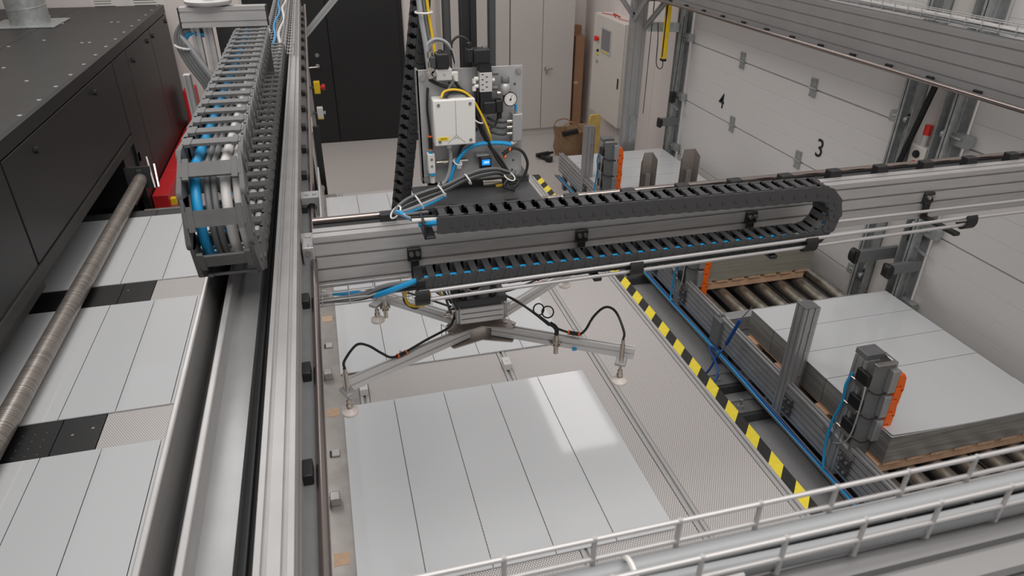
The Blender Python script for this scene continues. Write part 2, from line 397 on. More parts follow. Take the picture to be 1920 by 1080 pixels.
MB().tube([(2.86, 8.22, .36), (2.88, 8.2, .45), (3.0, 8.2, .47), (3.12, 8.22, .37)], .008).tube([(2.8, 8.4, .36), (2.84, 8.42, .44), (2.98, 8.45, .45), (3.1, 8.44, .37)], .008).build('bag_handle', 'cardboard', t)
MB().bar((2.85, 8.2, .33), (3.05, 8.17, .37), .07, .05).build('dark_item', 'black', t)
def tool(x, y, lab, rot):
    t = thing('hand_tool', (x, y, 0), lab, 'tool'); c, s_ = math.cos(rot), math.sin(rot)
    P = lambda a, b, z: (x+a*c-b*s_, y+a*s_+b*c, z)
    MB().bar(P(-.11, 0, .05), P(.09, 0, .05), .05, .05).cyl(P(.09, 0, .05), P(.15, 0, .05), .016).build('body', 'black', t, .006)
    MB().bar(P(-.05, 0, .035), P(-.02, -.13, .03), .05, .045).build('handle', 'black_rubber', t, .006)
    MB().bar(P(-.04, -.13, .03), P(0, -.19, .03), .08, .06).build('battery', 'black', t, .005)
tool(2.64, 8.3, 'small black hand tool lying alone on the light floor', .3)
tool(2.83, 8.05, 'black hand tool lying against the brown paper bag', 1.2)
# yellow board leaning on the wall
MB().ext([(-.075, 0), (.075, 0), (.075, .63), (.055, .69), (-.055, .69), (-.075, .63)], (3.10, 7.74, 0), (3.10, 7.775, 0)).build('board', 'ochre', bevel=.006, label='yellowish board standing behind the far panel stack', cat='board')
# control cabinet on the right wall
t = thing('control_cabinet', (3.5, 8.15, .52), 'light grey control cabinet with a small touch screen on the wall', 'control cabinet')
fx = 3.38
MB().box(fx, XW, 7.66, 8.62, .52, 1.72).build('body', 'control', t, .006)
MB().box(fx-.025, fx, 7.665, 8.615, .525, 1.715).build('cabinet_door', 'control', t, .005)
sc = MB().box(fx-.034, fx-.025, 8.02, 8.34, 1.30, 1.60).build('screen_frame', 'label_grey', t, .003)
MB().box(fx-.036, fx-.034, 8.045, 8.315, 1.34, 1.575).build('screen', 'screen', sc)
MB().box(fx-.036, fx-.034, 8.10, 8.26, 1.31, 1.325).build('screen_label', 'label_yellow', sc)
MB().cyl((fx-.025, 8.44, 1.44), (fx-.05, 8.44, 1.44), .02).cyl((fx-.05, 8.44, 1.44), (fx-.075, 8.44, 1.44), .032).build('emergency_button', 'red_btn', t, label='red mushroom button')
for z, c in ((1.30, 'ink'), (1.26, 'label_yellow'), (1.17, 'steel')): MB().cyl((fx-.025, 8.42, z), (fx-.045, 8.42, z), .016).build('switch_knob', c, t)
MB().box(fx-.032, fx-.025, 7.72, 7.75, .98, 1.10).build('door_latch', 'ink', t)
MB().tube([(fx+.02, 8.5, 1.725), (fx+.1, 8.2, 1.73), (fx+.03, 7.95, 1.735), (fx+.1, 7.75, 1.73)], .004).tube([(fx+.06, 8.15, 1.725), (fx+.02, 8.12, 1.77), (fx+.1, 8.1, 1.73)], .006).build('loose_wire', 'red', label='thin red wire lying on top of the control cabinet', cat='wire')
# ================================================================ gantry frame
def rail_y(name, xc, w, z0, z1, y0, y1, nh, side, shx, shz, label, blocks, fac='alu', sr=.010):
    """fixed rail along y: slotted beam with a round shaft on its inner side"""
    t = thing(name, (xc, (y0+y1)/2, z0), label, 'gantry rail')
    MB().prof((xc, y0, (z0+z1)/2), (xc, y1, (z0+z1)/2), w, z1-z0, 2, nh, dp=.008).build('beam_profile', fac, t)
    xi = xc+side*w/2
    MB().box(min(xi, shx), max(xi, shx), y0, y1, shz-.011, shz-.003).box(shx-.004, shx+.004, y0, y1, shz-.003, shz).build('shaft_support', 'grey_steel', t)
    MB().cyl((shx, y0, shz+.004), (shx, y1, shz+.004), sr, 16).build('shaft', 'shaft', t, label='polished round shaft')
    b0 = None
    for y in blocks:
        if b0 is None:
            b0 = MB().box(min(xi, xi+side*.018), max(xi, xi+side*.018), y-.022, y+.022, shz-.003, shz+.02).build('clamp_block', 'black', t, .002); by = y
        else:
            M4 = Matrix.Translation(WLOC[b0.name]+V((0, y-by, 0))); inst(b0, t, M4)
    return t
rail_y('gantry_rail', 3.18, .08, 2.15, 2.41, -.4, 6.98, 4, -1, 3.085, 2.145, 'long grey rail beam with round shaft at the upper right, by the gates', [.6+.31*i for i in range(21)], 'rail_face', .014)
rail_y('gantry_rail', -.147, .054, 2.02, 2.2, -.6, 6.98, 4, 1, -.088, 2.10, 'long aluminium rail beam with round shaft beside the grey cable chain', [.66+.305*i for i in range(20)], 'alu')
def basket(name, p0, p1, w, h, step, label, r=.0026, side=None, rows=2):
    """wire cable basket from p0 to p1 (centre of its floor)"""
    p0 = V(p0); p1 = V(p1); d = (p1-p0).normalized(); a = d.cross(V((0, 0, 1))).normalized(); u = V((0, 0, 1)); L = (p1-p0).length
    t = thing(name, p0.lerp(p1, .5), label, 'wire tray')
    for s_ in (-1, 1):
        for k in range(rows):
            q = a*(s_*w/2)+u*(h*(1-k/rows)); MB().cyl(p0+q, p1+q, r, 8).build('long_wire', 'wire_bright', t)
    for k in (-.33, .33):
        q = a*(k*w); MB().cyl(p0+q, p1+q, r, 8).build('long_wire', 'wire_bright', t)
    n = int(L/step); u0 = None
    for i in range(n+1):
        c = p0+d*(step*i+.02)
        if u0 is None:
            u0 = MB().tube([c-a*w/2+u*(h+.003), c-a*w/2+u*.006, c-a*(w/2-.006), c+a*(w/2-.006), c+a*w/2+u*.006, c+a*w/2+u*(h+.003)], r, 6, 0).build('cross_wire', 'wire_bright', t); c0 = c
        else: inst(u0, t, Matrix.Translation(WLOC[u0.name]+(c-c0)))
    return t
basket('wire_tray', (3.21, .6, 2.425), (3.21, 6.0, 2.425), .05, .05, .1, 'wire cable tray on top of the rail beam at the upper right')
for k, (x, z, c) in enumerate(((3.20, 2.436, 'cable_light'), (3.215, 2.438, 'cable_grey'), (3.205, 2.452, 'hose_white'))):
    MB().tube([(x+.006*math.sin(i*1.3+k*2), .5+i*.45, z+.004*math.sin(i*2.1+k)) for i in range(13)], .009).build('tray_cable', c, label='%s cable in the wire tray on the upper right rail' % ('light grey', 'mid grey', 'thick white')[k], cat='cable', group='cables in the upper right wire tray')
# far columns, braces and cross beams
def post_foot(t, x, y, s=.2): MB().box(x-s/2, x+s/2, y-s/2, y+s/2, 0, .012).build('foot_plate', 'grey_steel', t)
t = thing('frame_column', (3.16, 6.9, 0), 'aluminium frame column between the control cabinet and the far gate track', 'column')
MB().prof((3.16, 6.9, .012), (3.16, 6.9, 2.15), .16, .08, 2, 1, up=(0, 1, 0)).build('column_profile', 'alu_matte', t); post_foot(t, 3.16, 6.9)
MB().prof((3.12, 6.88, 1.9), (2.72, 6.88, 2.38), .04, .04, up=(0, 1, 0)).build('brace', 'alu_matte', t)
MB().prof((3.22, 6.85, 1.82), (3.2, 6.3, 2.2), .04, .04, up=(1, 0, 0)).build('brace', 'alu_matte', t)
MB().prof((3.10, 6.84, 1.9), (3.10, 6.4, 2.3), .04, .04, up=(1, 0, 0)).build('brace', 'alu_matte', t)
MB().box(3.145, 3.232, 6.842, 6.858, .30, .92).build('cover_plate', 'galv', t, label='plain galvanised cover plate')
t = thing('frame_column', (-.165, 6.9, 0), 'aluminium frame column carrying the yellow stop box before the black door', 'column')
MB().prof((-.165, 6.9, .012), (-.165, 6.9, 2.02), .08, .16, 1, 2, up=(0, 1, 0)).build('column_profile', 'alu_matte', t); post_foot(t, -.165, 6.9)
MB().prof((-.12, 6.9, 1.86), (.44, 6.9, 2.42), .05, .05, up=(0, 1, 0)).build('brace', 'alu_matte', t)
MB().prof((-.2, 6.95, 2.44), (3.3, 6.95, 2.44), .08, .08).build('cross_beam', 'alu_matte', label='aluminium cross beam joining the two far columns overhead', cat='beam')
for z, c in ((1.36, 'yellow'), (1.12, 'white')):
    t = thing('control_box', (-.1, 6.78, z), 'small %s box with a %s on the far left column' % (('yellow', 'red stop button') if c == 'yellow' else ('white', 'grey push button')), 'switch box')
    MB().box(-.14, -.08, 6.76, 6.80, z+.05, z+.06).build('bracket', 'dark_steel', t)
    MB().box(-.1, -.045, 6.75, 6.81, z, z+.11).build('housing', 'yellow_dev' if c == 'yellow' else 'white_plastic', t, .006)
    MB().cyl((-.045, 6.78, z+.055), (-.03, 6.78, z+.055), .014).cyl((-.03, 6.78, z+.055), (.0 if c == 'yellow' else -.024, 6.78, z+.055), .026 if c == 'yellow' else .018).build('button', 'red_btn' if c == 'yellow' else 'label_grey', t)
    if c == 'white': MB().box(-.098, -.06, 6.749, 6.75, z+.005, z+.02).build('sticker', 'label_yellow', t)
# yellow light curtain hanging before the gate, its bracket and wire
t = thing('light_curtain', (3.3, 6.45, 1.34), 'yellow safety light curtain hanging beside the gate track', 'light curtain')
A, B = onx(1256, 0, 3.3), onx(1243, 112, 3.3)
yc = (A.y+B.y)/2; zb = B.z; zt_ = A.z
MB().box(3.28, 3.32, yc-.03, yc+.03, zb+.012, zt_+.25).build('housing', 'yellow_dev', t, .004)
MB().box(3.276, 3.282, yc-.022, yc-.002, zb+.03, zt_+.25).build('lens_strip', 'ink', t)
MB().box(3.278, 3.322, yc-.032, yc+.032, zb-.012, zb+.012).build('end_cap', 'black', t, .003)
MB().tube([(3.3, yc, zb-.012), (3.3, yc, zb-.07), (3.3, yc+.06, zb-.1), (3.3, yc+.14, zb-.06), (3.3, yc+.16, zb+.15), (3.3, yc+.2, zb+.32)], .005).build('connection_cable', 'cable_black', t)
MB().bar((3.24, 6.84, 1.83), (3.58, 6.7, 1.83), .03, .09).build('bracket_arm', 'galv', label='flat galvanised bracket from the column to the gate track', cat='bracket')
MB().bar((3.24, 6.86, 2.12), (3.6, 6.72, 2.12), .04, .1).build('bracket_arm', 'grey_steel', label='upper grey bracket from the column to the gate track', cat='bracket')
MB().cyl((3.27, 6.80, .95), (3.27, 6.80, 2.1), .004).build('hanging_wire', 'cable_black', label='thin dark cable running down beside the far right column', cat='cable')
basket('wire_tray', (3.29, 6.83, 1.9), (3.29, 6.83, 2.0), .05, .03, .1, 'short wire tray bit behind the yellow light curtain', .002)
# gate sensor arms
def sensor_arm(px0, py0, px1, py1, x, hgt, label, eye):
    a = onx(px0, py0, x); y0 = a.y; z0 = a.z
    t = thing('sensor_arm', (x, y0, z0), label, 'sensor bracket')
    MB().box(x-.02, XW-.005, y0-.015, y0+.015, z0-hgt/2, z0+hgt/2).build('arm', 'grey_steel', t, .003)
    MB().box(x-.045, x-.02, y0-.02, y0+.02, z0-hgt/2-.006, z0+hgt/2+.006).build('end_cap', 'black', t, .005)
    e = MB(); ye = y0+eye*.045; e.ext([(.034*math.cos(q)*.8, .05*math.sin(q)) for q in [i*math.pi/8 for i in range(16)]], (x-.03, y0, z0), (x-.03, ye, z0))
    e.build('sensor_head', 'black', t, .004)
    return t
sensor_arm(1612, 480, 0, 0, 3.3, .085, 'upper sensor bracket on the pillar between the gates', 1)
sensor_arm(1668, 505, 0, 0, 3.38, .075, 'lower sensor bracket reaching out of the unnumbered gate track', -1)
sensor_arm(1240, 229, 0, 0, 3.42, .085, 'sensor bracket on the far gate track below the limit switch', -1)
for (px, py, x, lab) in ((1713, 440, 3.56, 'black limit switch box on the track of the unnumbered gate'), (1260, 183, 3.5, 'black limit switch box on the far gate track')):
    c = onx(px, py, x); t = thing('limit_switch', c-V((0, 0, .05)), lab, 'switch')
    MB().box(x-.02, x+.03, c.y-.025, c.y+.025, c.z-.05, c.z+.06).build('housing', 'black', t, .004)
    MB().bar((x, c.y, c.z-.055), (x+.02, c.y-.12, c.z-.1), .02, .006).build('lever', 'galv', t)
    MB().tube([(x+.01, c.y, c.z+.06), (x+.02, c.y, c.z+.3), (x+.03, c.y, c.z+.8)], .004).build('lead', 'cable_black', t)
# push button box, beacon and corrugated conduit between the gates
c = onx(1728, 282, 3.56)
t = thing('push_button_box', (3.56, c.y, c.z-.15), 'light grey push button box with red beacon between the gates', 'button box')
MB().box(3.53, XW-.03, c.y-.06, c.y+.06, c.z-.2, c.z+.03).build('housing', 'control', t, .006)
for dz, m_ in ((-.02, 'ink'), (-.085, 'red_btn')): MB().cyl((3.53, c.y, c.z+dz), (3.52, c.y, c.z+dz), .024).cyl((3.52, c.y, c.z+dz), (3.51, c.y, c.z+dz), .017).build('push_button', m_, t)
MB().cyl((3.56, c.y, c.z+.03), (3.56, c.y, c.z+.1), .02).build('beacon_base', 'label_grey', t)
MB().cyl((3.56, c.y, c.z+.1), (3.56, c.y, c.z+.16), .022).build('beacon', 'red_btn', t, label='red beacon')
A, B = onx(1752, 165, 3.5), onx(1690, 296, 3.5)
cd = MB(); L = (B-A).length; d = (B-A)/L; A = A-d*.15; L += .35
for i in range(int(L/.012)): cd.cyl(A+d*(.012*i), A+d*(.012*i+.008), .019, 10).cyl(A+d*(.012*i+.008), A+d*(.012*i+.012), .015, 10)
cd.build('conduit', 'black', label='black corrugated conduit slanting past the push button box', cat='conduit')
# ================================================================ black machine on the left
XM, ZT = -1.7, 1.84
t = thing('oven_housing', (-2.9, 6.3, 0), 'long black machine housing with screwed roof panels on the left', 'machine')
MB().box(-4.4, XM-.06, 6.66, 9.36, .3, ZT-.05).box(-4.4, -2.75, 1.0, 6.66, .3, ZT-.05).box(-2.75, XM-.05, 1.0, 3.2, .95, ZT-.05).build('inner_frame', 'opening', t)
for i, (y0, y1) in enumerate(((1.0, 4.55), (4.555, 7.15), (7.155, 8.28), (8.285, 9.4))):          # roof panels
    for x0, x1 in ((-4.4, -2.585), (-2.58, XM-.04)):
        MB().box(x0, x1, y0, y1, ZT-.03, ZT-.002).build('roof_panel', 'machine_top', t, .003)
MB().box(XM-.04, XM, 1.0, 9.4, ZT-.085, ZT).build('edge_rail', 'machine_black', t, .003)
MB().box(XM-.05, XM, 4.085, 6.62, 1.14, 1.745).build('front_flap', 'machine_black', t, .004)
MB().box(XM-.05, XM, 1.0, 4.065, 1.0, 1.745).build('front_panel', 'machine_black', t, .004)
MB().box(XM-.05, XM, 6.64, 7.14, .52, 1.745).build('front_panel', 'machine_black', t, .004)
MB().box(XM-.05, XM, 7.15, 8.3, .52, 1.745).build('cabinet_door', 'machine_black', t, .004)
MB().box(XM-.05, XM, 8.31, 9.38, .52, 1.745).build('cabinet_door', 'machine_black', t, .004)
MB().box(XM-.05, XM+.012, 2.4, 6.6, 1.06, 1.132).build('opening_lintel', 'machine_top', t, .003)
MB().box(XM-.1, XM, 6.66, 9.38, .3, .52).build('base_beam', 'machine_black', t)
MB().box(-2.7, XM-.02, 6.28, 6.64, .6, 1.06).build('opening_side', 'machine_black', t)
MB().box(-2.72, -2.70, 3.2, 6.3, .6, 1.3).build('opening_back', 'opening', t)
screws([(XM, y, z) for y, z in ((4.55, 1.66), (5.95, 1.66), (7.35, 1.62), (8.1, 1.66), (8.4, 1.66), (9.25, 1.68))], .022, .02, (1, 0, 0), 'flap_knob', 'black', t)
screws([(XM-.06, 4.3+.36*i, ZT-.002) for i in range(15)] + [(XM-.3+.06*(i % 2), 7.05+1.13*(i//2), ZT-.002) for i in range(4)] + [(-2.35, 7.25, ZT-.002), (-2.55, 7.0, ZT-.002), (-2.45, 8.2, ZT-.002), (-2.3, 6.1, ZT-.002), (-2.0, 5.6, ZT-.002), (-2.68, 8.2, ZT-.002)], .014, .004, (0, 0, 1), 'roof_screw', 'alu_light', t)
# spiral duct
t = thing('exhaust_duct', (-2.72, 8.2, ZT), 'galvanised spiral duct with a square flange on the black roof', 'duct')
MB().box(-3.05, -2.45, 7.95, 8.5, ZT, ZT+.012).build('flange', 'galv', t, .002)
d = MB().cyl((-2.73, 8.22, ZT+.012), (-2.73, 8.22, 3.4), .175, 28)
d.build('pipe', 'galv', t)
MB().tube([(-2.73+.177*math.cos(a), 8.22+.177*math.sin(a), ZT+.06+.02*a) for a in [i*.35 for i in range(140)]], .004, 5, 0).build('spiral_seam', 'galv', t)
# red beams beside the machine
t = thing('red_beam', (-1.63, 7.6, .3), 'red painted steel beam along the foot of the black machine', 'beam')
MB().box(-1.69, -1.55, 6.72, 7.42, .2, .51).build('beam_end', 'red', t, .004)
MB().box(-1.69, -1.55, 7.425, 9.3, .2, .51).build('beam_body', 'red', t, .004)
MB().box(-1.545, -1.50, 6.74, 6.80, .40, .46).build('yellow_block', 'yellow_dev', label='small yellow block at the end of the red beam', cat='block')
MB().box(-1.62, -1.5, 8.9, 9.2, .51, .96).build('red_cover', 'red', bevel=.01, label='small red cover beside the black machine under the grey cables', cat='cover')
MB().box(-1.705, -1.70, 6.66, 6.74, .86, .94).build('warning_sticker', 'label_yellow', label='small yellow warning sticker at the edge of the machine opening', cat='sticker')
# wound transport tube
t = thing('transport_roller', (-1.6, 3.6, .8), 'long wrapped brownish roller lying across the left panels', 'roller')
MB().cyl((-1.6, .9, .875), (-1.6, 6.15, .875), .052, 24).build('roller_tube', 'wound_tube', t)
MB().cyl((-1.6, 6.15, .875), (-1.6, 6.165, .875), .05, 24).build('roller_end', 'steel', t)
MB().box(-1.62, -1.58, 6.165, 6.2, .8, .95).box(-1.72, -1.52, 6.2, 6.22, .78, .97).build('end_bracket', 'dark_steel', t)
MB().bar((-1.5, 6.14, .8), (-1.545, 6.3, 1.02), .012, .03).bar((-1.47, 6.14, .8), (-1.5, 6.3, .95), .012, .03).build('bracket_strut', 'steel', t)
# ================================================================ left conveyor
LX0 = -1.925; ROWS_L = [(1.665, 2.765), (3.03, 4.125), (4.40, 5.505)]
t = thing('left_conveyor', (-1.25, 3.4, 0), 'low conveyor bed under the white panels beside the black machine', 'conveyor')
MB().box(-2.6, -.5, .5, 5.62, .6, .785).build('bed', 'dark_steel', t)
for x in (-2.5, -.6):
    for y in (.8, 3.2, 5.5): MB().box(x-.04, x+.04, y-.04, y+.04, 0, .6).build('leg', 'dark_steel', t)
for a, b in ((2.765, 3.03), (4.125, 4.40), (5.505, 5.62)):
    for x0, x1, m_ in ((-2.3, -1.4, 'black'), (-1.395, -1.21, 'black'), (-1.205, -.6, 'perforated')):
        if b > 5.6: m_ = 'dark_steel'
        MB().box(x0, x1, a-.03, b+.03, .785, .794 if m_ != 'perforated' else .793).build('bed_plate', m_, t)
screws([(-1.33, 2.9, .794), (-1.25, 2.93, .794), (-1.36, 4.3, .794)], .007, .003, (0, 0, 1), 'plate_screw', 'steel', t)
dots = [(-1.75+.05*(i % 7), 2.80+.05*(i//7), .794) for i in range(28)]
screws(dots, .003, .001, (0, 0, 1), 'suction_hole', 'grey_steel', t)
MB().box(-1.5, -1.2, 5.62, 5.66, .76, .80).build('end_strip', 'steel', t)
ORD = ['first', 'second', 'third', 'fourth', 'fifth']
RL = ['nearest', 'middle', 'farthest']
for r, (a, b) in enumerate(ROWS_L):
    for k in range(5):
        x0 = LX0+.25*k
        MB().box(x0+.002, x0+.248, a, b, .7945, .8).build('white_panel', 'white_coat', label='%s white coated panel from the black machine in the %s row' % (ORD[k], RL[r]), cat='panel', group='white panels on the left conveyor')
# ================================================================ rail trough with the large grey cable chain
t = thing('chain_trough', (-.26, 3, 2.0), 'aluminium trough with slotted edge in which the grey cable chain lies', 'trough')
MB().box(-.336, -.325, -.6, 6.9, 2.06, 2.192).build('outer_wall', 'alu', t, .003)
MB().box(-.325, -.285, -.6, 6.9, 2.04, 2.07).box(-.312, -.308, -.6, 6.9, 2.07, 2.11).box(-.298, -.294, -.6, 6.9, 2.07, 2.115).build('slot_floor', 'slot', t)
MB().box(-.285, -.272, -.6, 6.9, 2.06, 2.178).build('inner_wall', 'alu', t, .003)
MB().box(-.272, -.219, -.6, 6.9, 2.06, 2.125).build('tray_floor', 'alu_matte', t)
MB().box(-.219, -.1745, -.6, 6.9, 2.06, 2.10).box(-.205, -.202, -.6, 6.9, 2.1, 2.118).build('slot_strip', 'slot', t)
# legs of the left rail
for y in (.2, 3.6):
    MB().prof((-.36, y, 0), (-.36, y, 2.06), .08, .08, up=(0, 1, 0)).build('trough_leg', 'alu_matte', t)
def chain_link(w, pitch, hgt, bar, th, m, name='chain_link'):
    """one energy-chain link: two overlapping side plates and an outer and inner cross bar"""
    b = MB(); R = hgt/2
    for s_ in (-1, 1):
        y0 = s_*w/2; pts = []
        for i in range(7): q = math.pi/2-math.pi*i/6; pts.append((pitch*.5+.3*R+R*.55*math.cos(q), R*math.sin(q)))
        pts += [(-pitch*.5, -R), (-pitch*.5, R)]
        n = len(pts); o = y0-s_*th
        vs = [(x, y0+(s_*th*.55 if x > 0 else -s_*th*.1), z) for x, z in pts]+[(x, o, z) for x, z in pts]
        fs = [(i, (i+1) % n, (i+1) % n+n, i+n) for i in range(n)]+[tuple(range(n)), tuple(range(2*n-1, n-1, -1))]
        b.add(vs, fs)
        b.cyl((pitch*.5, y0, 0), (pitch*.5, y0+s_*th*.85, 0), R*.28, 8)
    for z in (R-th*.3, -R-th*.2): b.box(-bar/2, bar/2, -w/2+th*.5, w/2-th*.5, z-th*.35, z+th*.5)
    for s_ in (-1, 1): b.box(-bar*.75, bar*.75, s_*(w/2-th*2.2)-th*.9, s_*(w/2-th*2.2)+th*.9, R-th*.6, R+th*.45)
    me = b.mesh(name, True); me.materials.append(MATS[m]); return me
def lay_chain(t, me, path, pitch, name='chain_link', side=None):
    """links along a polyline of (point, outward normal)"""
    out = []
    for (p, d, n) in path:
        y = n.cross(d); M4 = Matrix.Identity(4)
        for i in range(3): M4[i][0] = d[i]; M4[i][1] = y[i]; M4[i][2] = n[i]
        M4.translation = p; out.append(inst(me, t, M4, name))
    return out
def loop_path(c, d, n, L1, L2, R, pitch):
    """top run L1 long ending above c, half turn of radius R about c, lower run L2 long. d = direction of the top run, n = up"""
    c = V(c); d = V(d); n = V(n); res = []; tot = L1+math.pi*R+L2; s_ = pitch/2
    while s_ < tot:
        if s_ < L1: res.append((c+n*R-d*(L1-s_), d, n))
        elif s_ < L1+math.pi*R:
            a = (s_-L1)/R; res.append((c+(n*math.cos(a)+d*math.sin(a))*R, d*math.cos(a)-n*math.sin(a), n*math.cos(a)+d*math.sin(a)))
        else: res.append((c-n*R-d*(s_-L1-math.pi*R), -d, -n))
        s_ += pitch
    return res
PZ = .125; CC = V((-.26, 1.63, 2.355))
t = thing('energy_chain', (-.26, 2.6, 2.195), 'large grey open cable chain looping over the left rail', 'cable chain')
lk = chain_link(.130, .088, .062, .036, .007, 'chain_grey')
lay_chain(t, lk, loop_path(CC, (0, -1, 0), (0, 0, 1), 1.55, 2.65, PZ, .088), .088)
for x, r, c, lab in ((-.300, .0115, 'blue', 'thick bright blue hose running through the large grey chain'), (-.276, .007, 'cable_grey', 'dark grey cable next to the blue hose in the large grey chain'),
                 (-.262, .007, 'cable_grey', 'second dark grey cable, beside the white hoses in the large grey chain'), (-.238, .0115, 'hose_white', 'left white hose in the large grey chain'), (-.212, .0115, 'hose_white', 'right white hose in the large grey chain')):
    pts = [(x, CC.y+1.75-.1*i, CC.z+PZ-.012) for i in range(17)]
    rr = PZ-.012
    pts += [(x, CC.y-rr*math.sin(a), CC.z+rr*math.cos(a)) for a in [math.pi*k/12 for k in range(13)]]
    pts += [(x, CC.y+.2+.2*i, CC.z-PZ+.012) for i in range(12)]
    MB().tube(pts, r, 10, 4).build('chain_hose', c, label=lab, cat='hose')
# bracket at the fixed end, its disc and the hanging cables
t = thing('chain_bracket', (-.37, 3.32, 2.06), 'aluminium bracket with a round disc holding the end of the grey chain', 'bracket')
MB().prof((-.545, 3.32, 2.54), (-.205, 3.32, 2.54), .05, .08, 1, 2).build('cross_bar', 'alu', t)
MB().box(-.551, -.545, 3.295, 3.345, 2.5, 2.58).box(-.205, -.199, 3.295, 3.345, 2.5, 2.58).build('end_cap', 'black', t)
for x in (-.505, -.455): MB().prof((x, 3.36, 2.0), (x, 3.36, 2.5), .035, .035, up=(0, 1, 0)).build('bracket_post', 'alu', t)
MB().lathe([(.02, 0), (.088, .004), (.094, .012), (.094, .02), (.03, .024), (.022, .05)], (-.43, 3.34, 2.582), n=28).build('disc', 'alu_light', t, label='round light grey disc')
MB().box(-.44, -.22, 3.5, 3.51, 2.2, 2.5).build('back_plate', 'dark_steel', t)
for k in range(5):
    c = ('cable_grey', 'cable_grey', 'cable_grey', 'cable_grey', 'cable_light')[k]
    pts = [(-.47, 3.34+.01*k, 2.50-.006*k), (-.53-.008*k, 3.34, 2.525-.012*k), (-.585+.012*k, 3.33, 2.46-.01*k), (-.565+.014*k, 3.33, 2.36), (-.51+.014*k, 3.34, 2.24), (-.47+.012*k, 3.36, 2.08), (-.46+.01*k, 3.38, 1.9)]
    MB().tube(pts, .008 if k < 4 else .011).build('hanging_cable', c, label='%s of the grey cables drooping left of the chain bracket' % ('outermost', 'second', 'third', 'fourth', 'thickest innermost')[k], cat='cable')
MB().tor((-.565, 3.33, 2.42), .03, .005, (.3, 0, 1)).build('cable_tie', 'tie', label='white cable tie round the cables left of the chain bracket', cat='cable tie')
MB().tube([(-.47, 3.36, 2.46), (-.53, 3.35, 2.47), (-.56, 3.35, 2.44)], .011).build('blue_hose', 'blue', label='short blue hose behind the grey cables at the chain bracket', cat='hose')
MB().prof((-.62, 3.6, 0), (-.62, 3.6, 2.25), .03, .05, up=(0, 1, 0)).build('small_post', 'alu_matte', label='slim aluminium post left of the grey cables', cat='post')
basket('wire_tray', (-.26, 4.32, 2.19), (-.26, 6.8, 2.19), .1, .06, .1, 'wire cable tray behind the end of the grey chain')
basket('wire_tray', (-.165, 4.2, 2.21), (-.165, 6.8, 2.21), .05, .05, .1, 'narrow wire tray on the left rail beam')
for x, c, r, lab in ((-.275, 'blue', .008, 'pale blue hose lying in the far left wire tray'), (-.235, 'hose_white', .010, 'pinkish white hose waving in the far left wire tray'), (-.25, 'cable_grey', .006, 'thin grey cable in the far left wire tray')):
    MB().tube([(x+.012*math.sin(i*1.7+x*50), 4.25+.3*i, 2.205) for i in range(9)], r).build('tray_hose', c, label=lab, cat='hose')
# ================================================================ centre table
TZ = .79
t = thing('sorting_table', (.75, 3.3, 0), 'wide perforated table with slotted rails under the gripper', 'table')
MB().box(-.2, 1.72, .7, 5.66, .62, .778).build('table_bed', 'grey_steel', t)
for x in (-.1, 1.6):
    for y in (.85, 2.4, 4.0, 5.5): MB().box(x-.04, x+.04, y-.04, y+.04, 0, .62).build('leg', 'grey_steel', t)
for x0, x1 in ((.03, .735), (.785, 1.225), (1.275, 1.665)):
    MB().box(x0, x1, .72, 5.64, .778, TZ).build('perforated_plate', 'perforated', t, .001)
for xc in (.005, .76, 1.25, 1.69):
    MB().prof((xc, .7, .772), (xc, 5.66, .772), .044, .04, 1, 1, dp=.012, g=.006).build('slot_rail', 'alu_light', t)
    if xc > 1: MB().box(xc+.022, xc+.027, .7, 5.66, .772, .7895).build('rail_gap', 'black', t)
MB().box(-.215, -.02, .7, 5.66, .778, .7885).build('edge_plate', 'wear_steel', t)
MB().box(-.262, -.212, .7, 5.66, .70, .84).build('side_board', 'white_board', t, .003)
lat = None
for i in range(14):                                              # stops standing up through the steel edge strip
    y = 1.30+.295*i
    if i % 3 == 2:
        MB().box(-.185, -.125, y-.03, y+.03, .7885, .7895).build('tan_patch', 'tan_patch', t)
    elif i % 3 == 1: 
        MB().box(-.17, -.135, y-.022, y+.022, .7885, .797).build('flat_catch', 'alu_light', t, .002)
        MB().box(-.18, -.17, y-.022, y+.022, .7885, .7895).build('slot_hole', 'black', t)
    else: MB().box(-.185, -.145, y-.022, y+.022, .7885, .83).box(-.192, -.185, y-.03, y+.01, .7885, .82).build('stop_catch', 'steel', t, .004)
for x, y in ((.76, 2.93), (.005, 2.9), (.76, 1.3)):
    MB().box(x-.02, x+.02, y-.035, y+.035, .792, .83).cyl((x, y, .83), (x, y, .833), .008).build('stop_block', 'white_plastic', t, .003)
# hazard tape along the table edge
tp = thing('hazard_tape', (1.755, 3.2, .75), 'black and yellow hazard tape along the right edge of the perforated table', 'tape')
MB().box(1.713, 1.775, .7, 5.7, .74, .7885).build('tape_base', 'tape_black', tp)
y = .7; me = None
while y < 5.6:
    if me is None:
        q = MB(); h_ = .095; sk = -.07
        q.add([(1.714, y, .7886), (1.775, y-sk, .7886), (1.775, y-sk+h_, .7886), (1.714, y+h_, .7886), (1.714, y, .7896), (1.775, y-sk, .7896), (1.775, y-sk+h_, .7896), (1.714, y+h_, .7896)],
              [(0, 3, 2, 1), (4, 5, 6, 7), (0, 1, 5, 4), (1, 2, 6, 5), (2, 3, 7, 6), (3, 0, 4, 7)])
        s0 = q.build('yellow_stripe', 'yellow', tp); me = y
    else: inst(s0, tp, Matrix.Translation(WLOC[s0.name]+V((0, y-me, 0))))
    y += .19
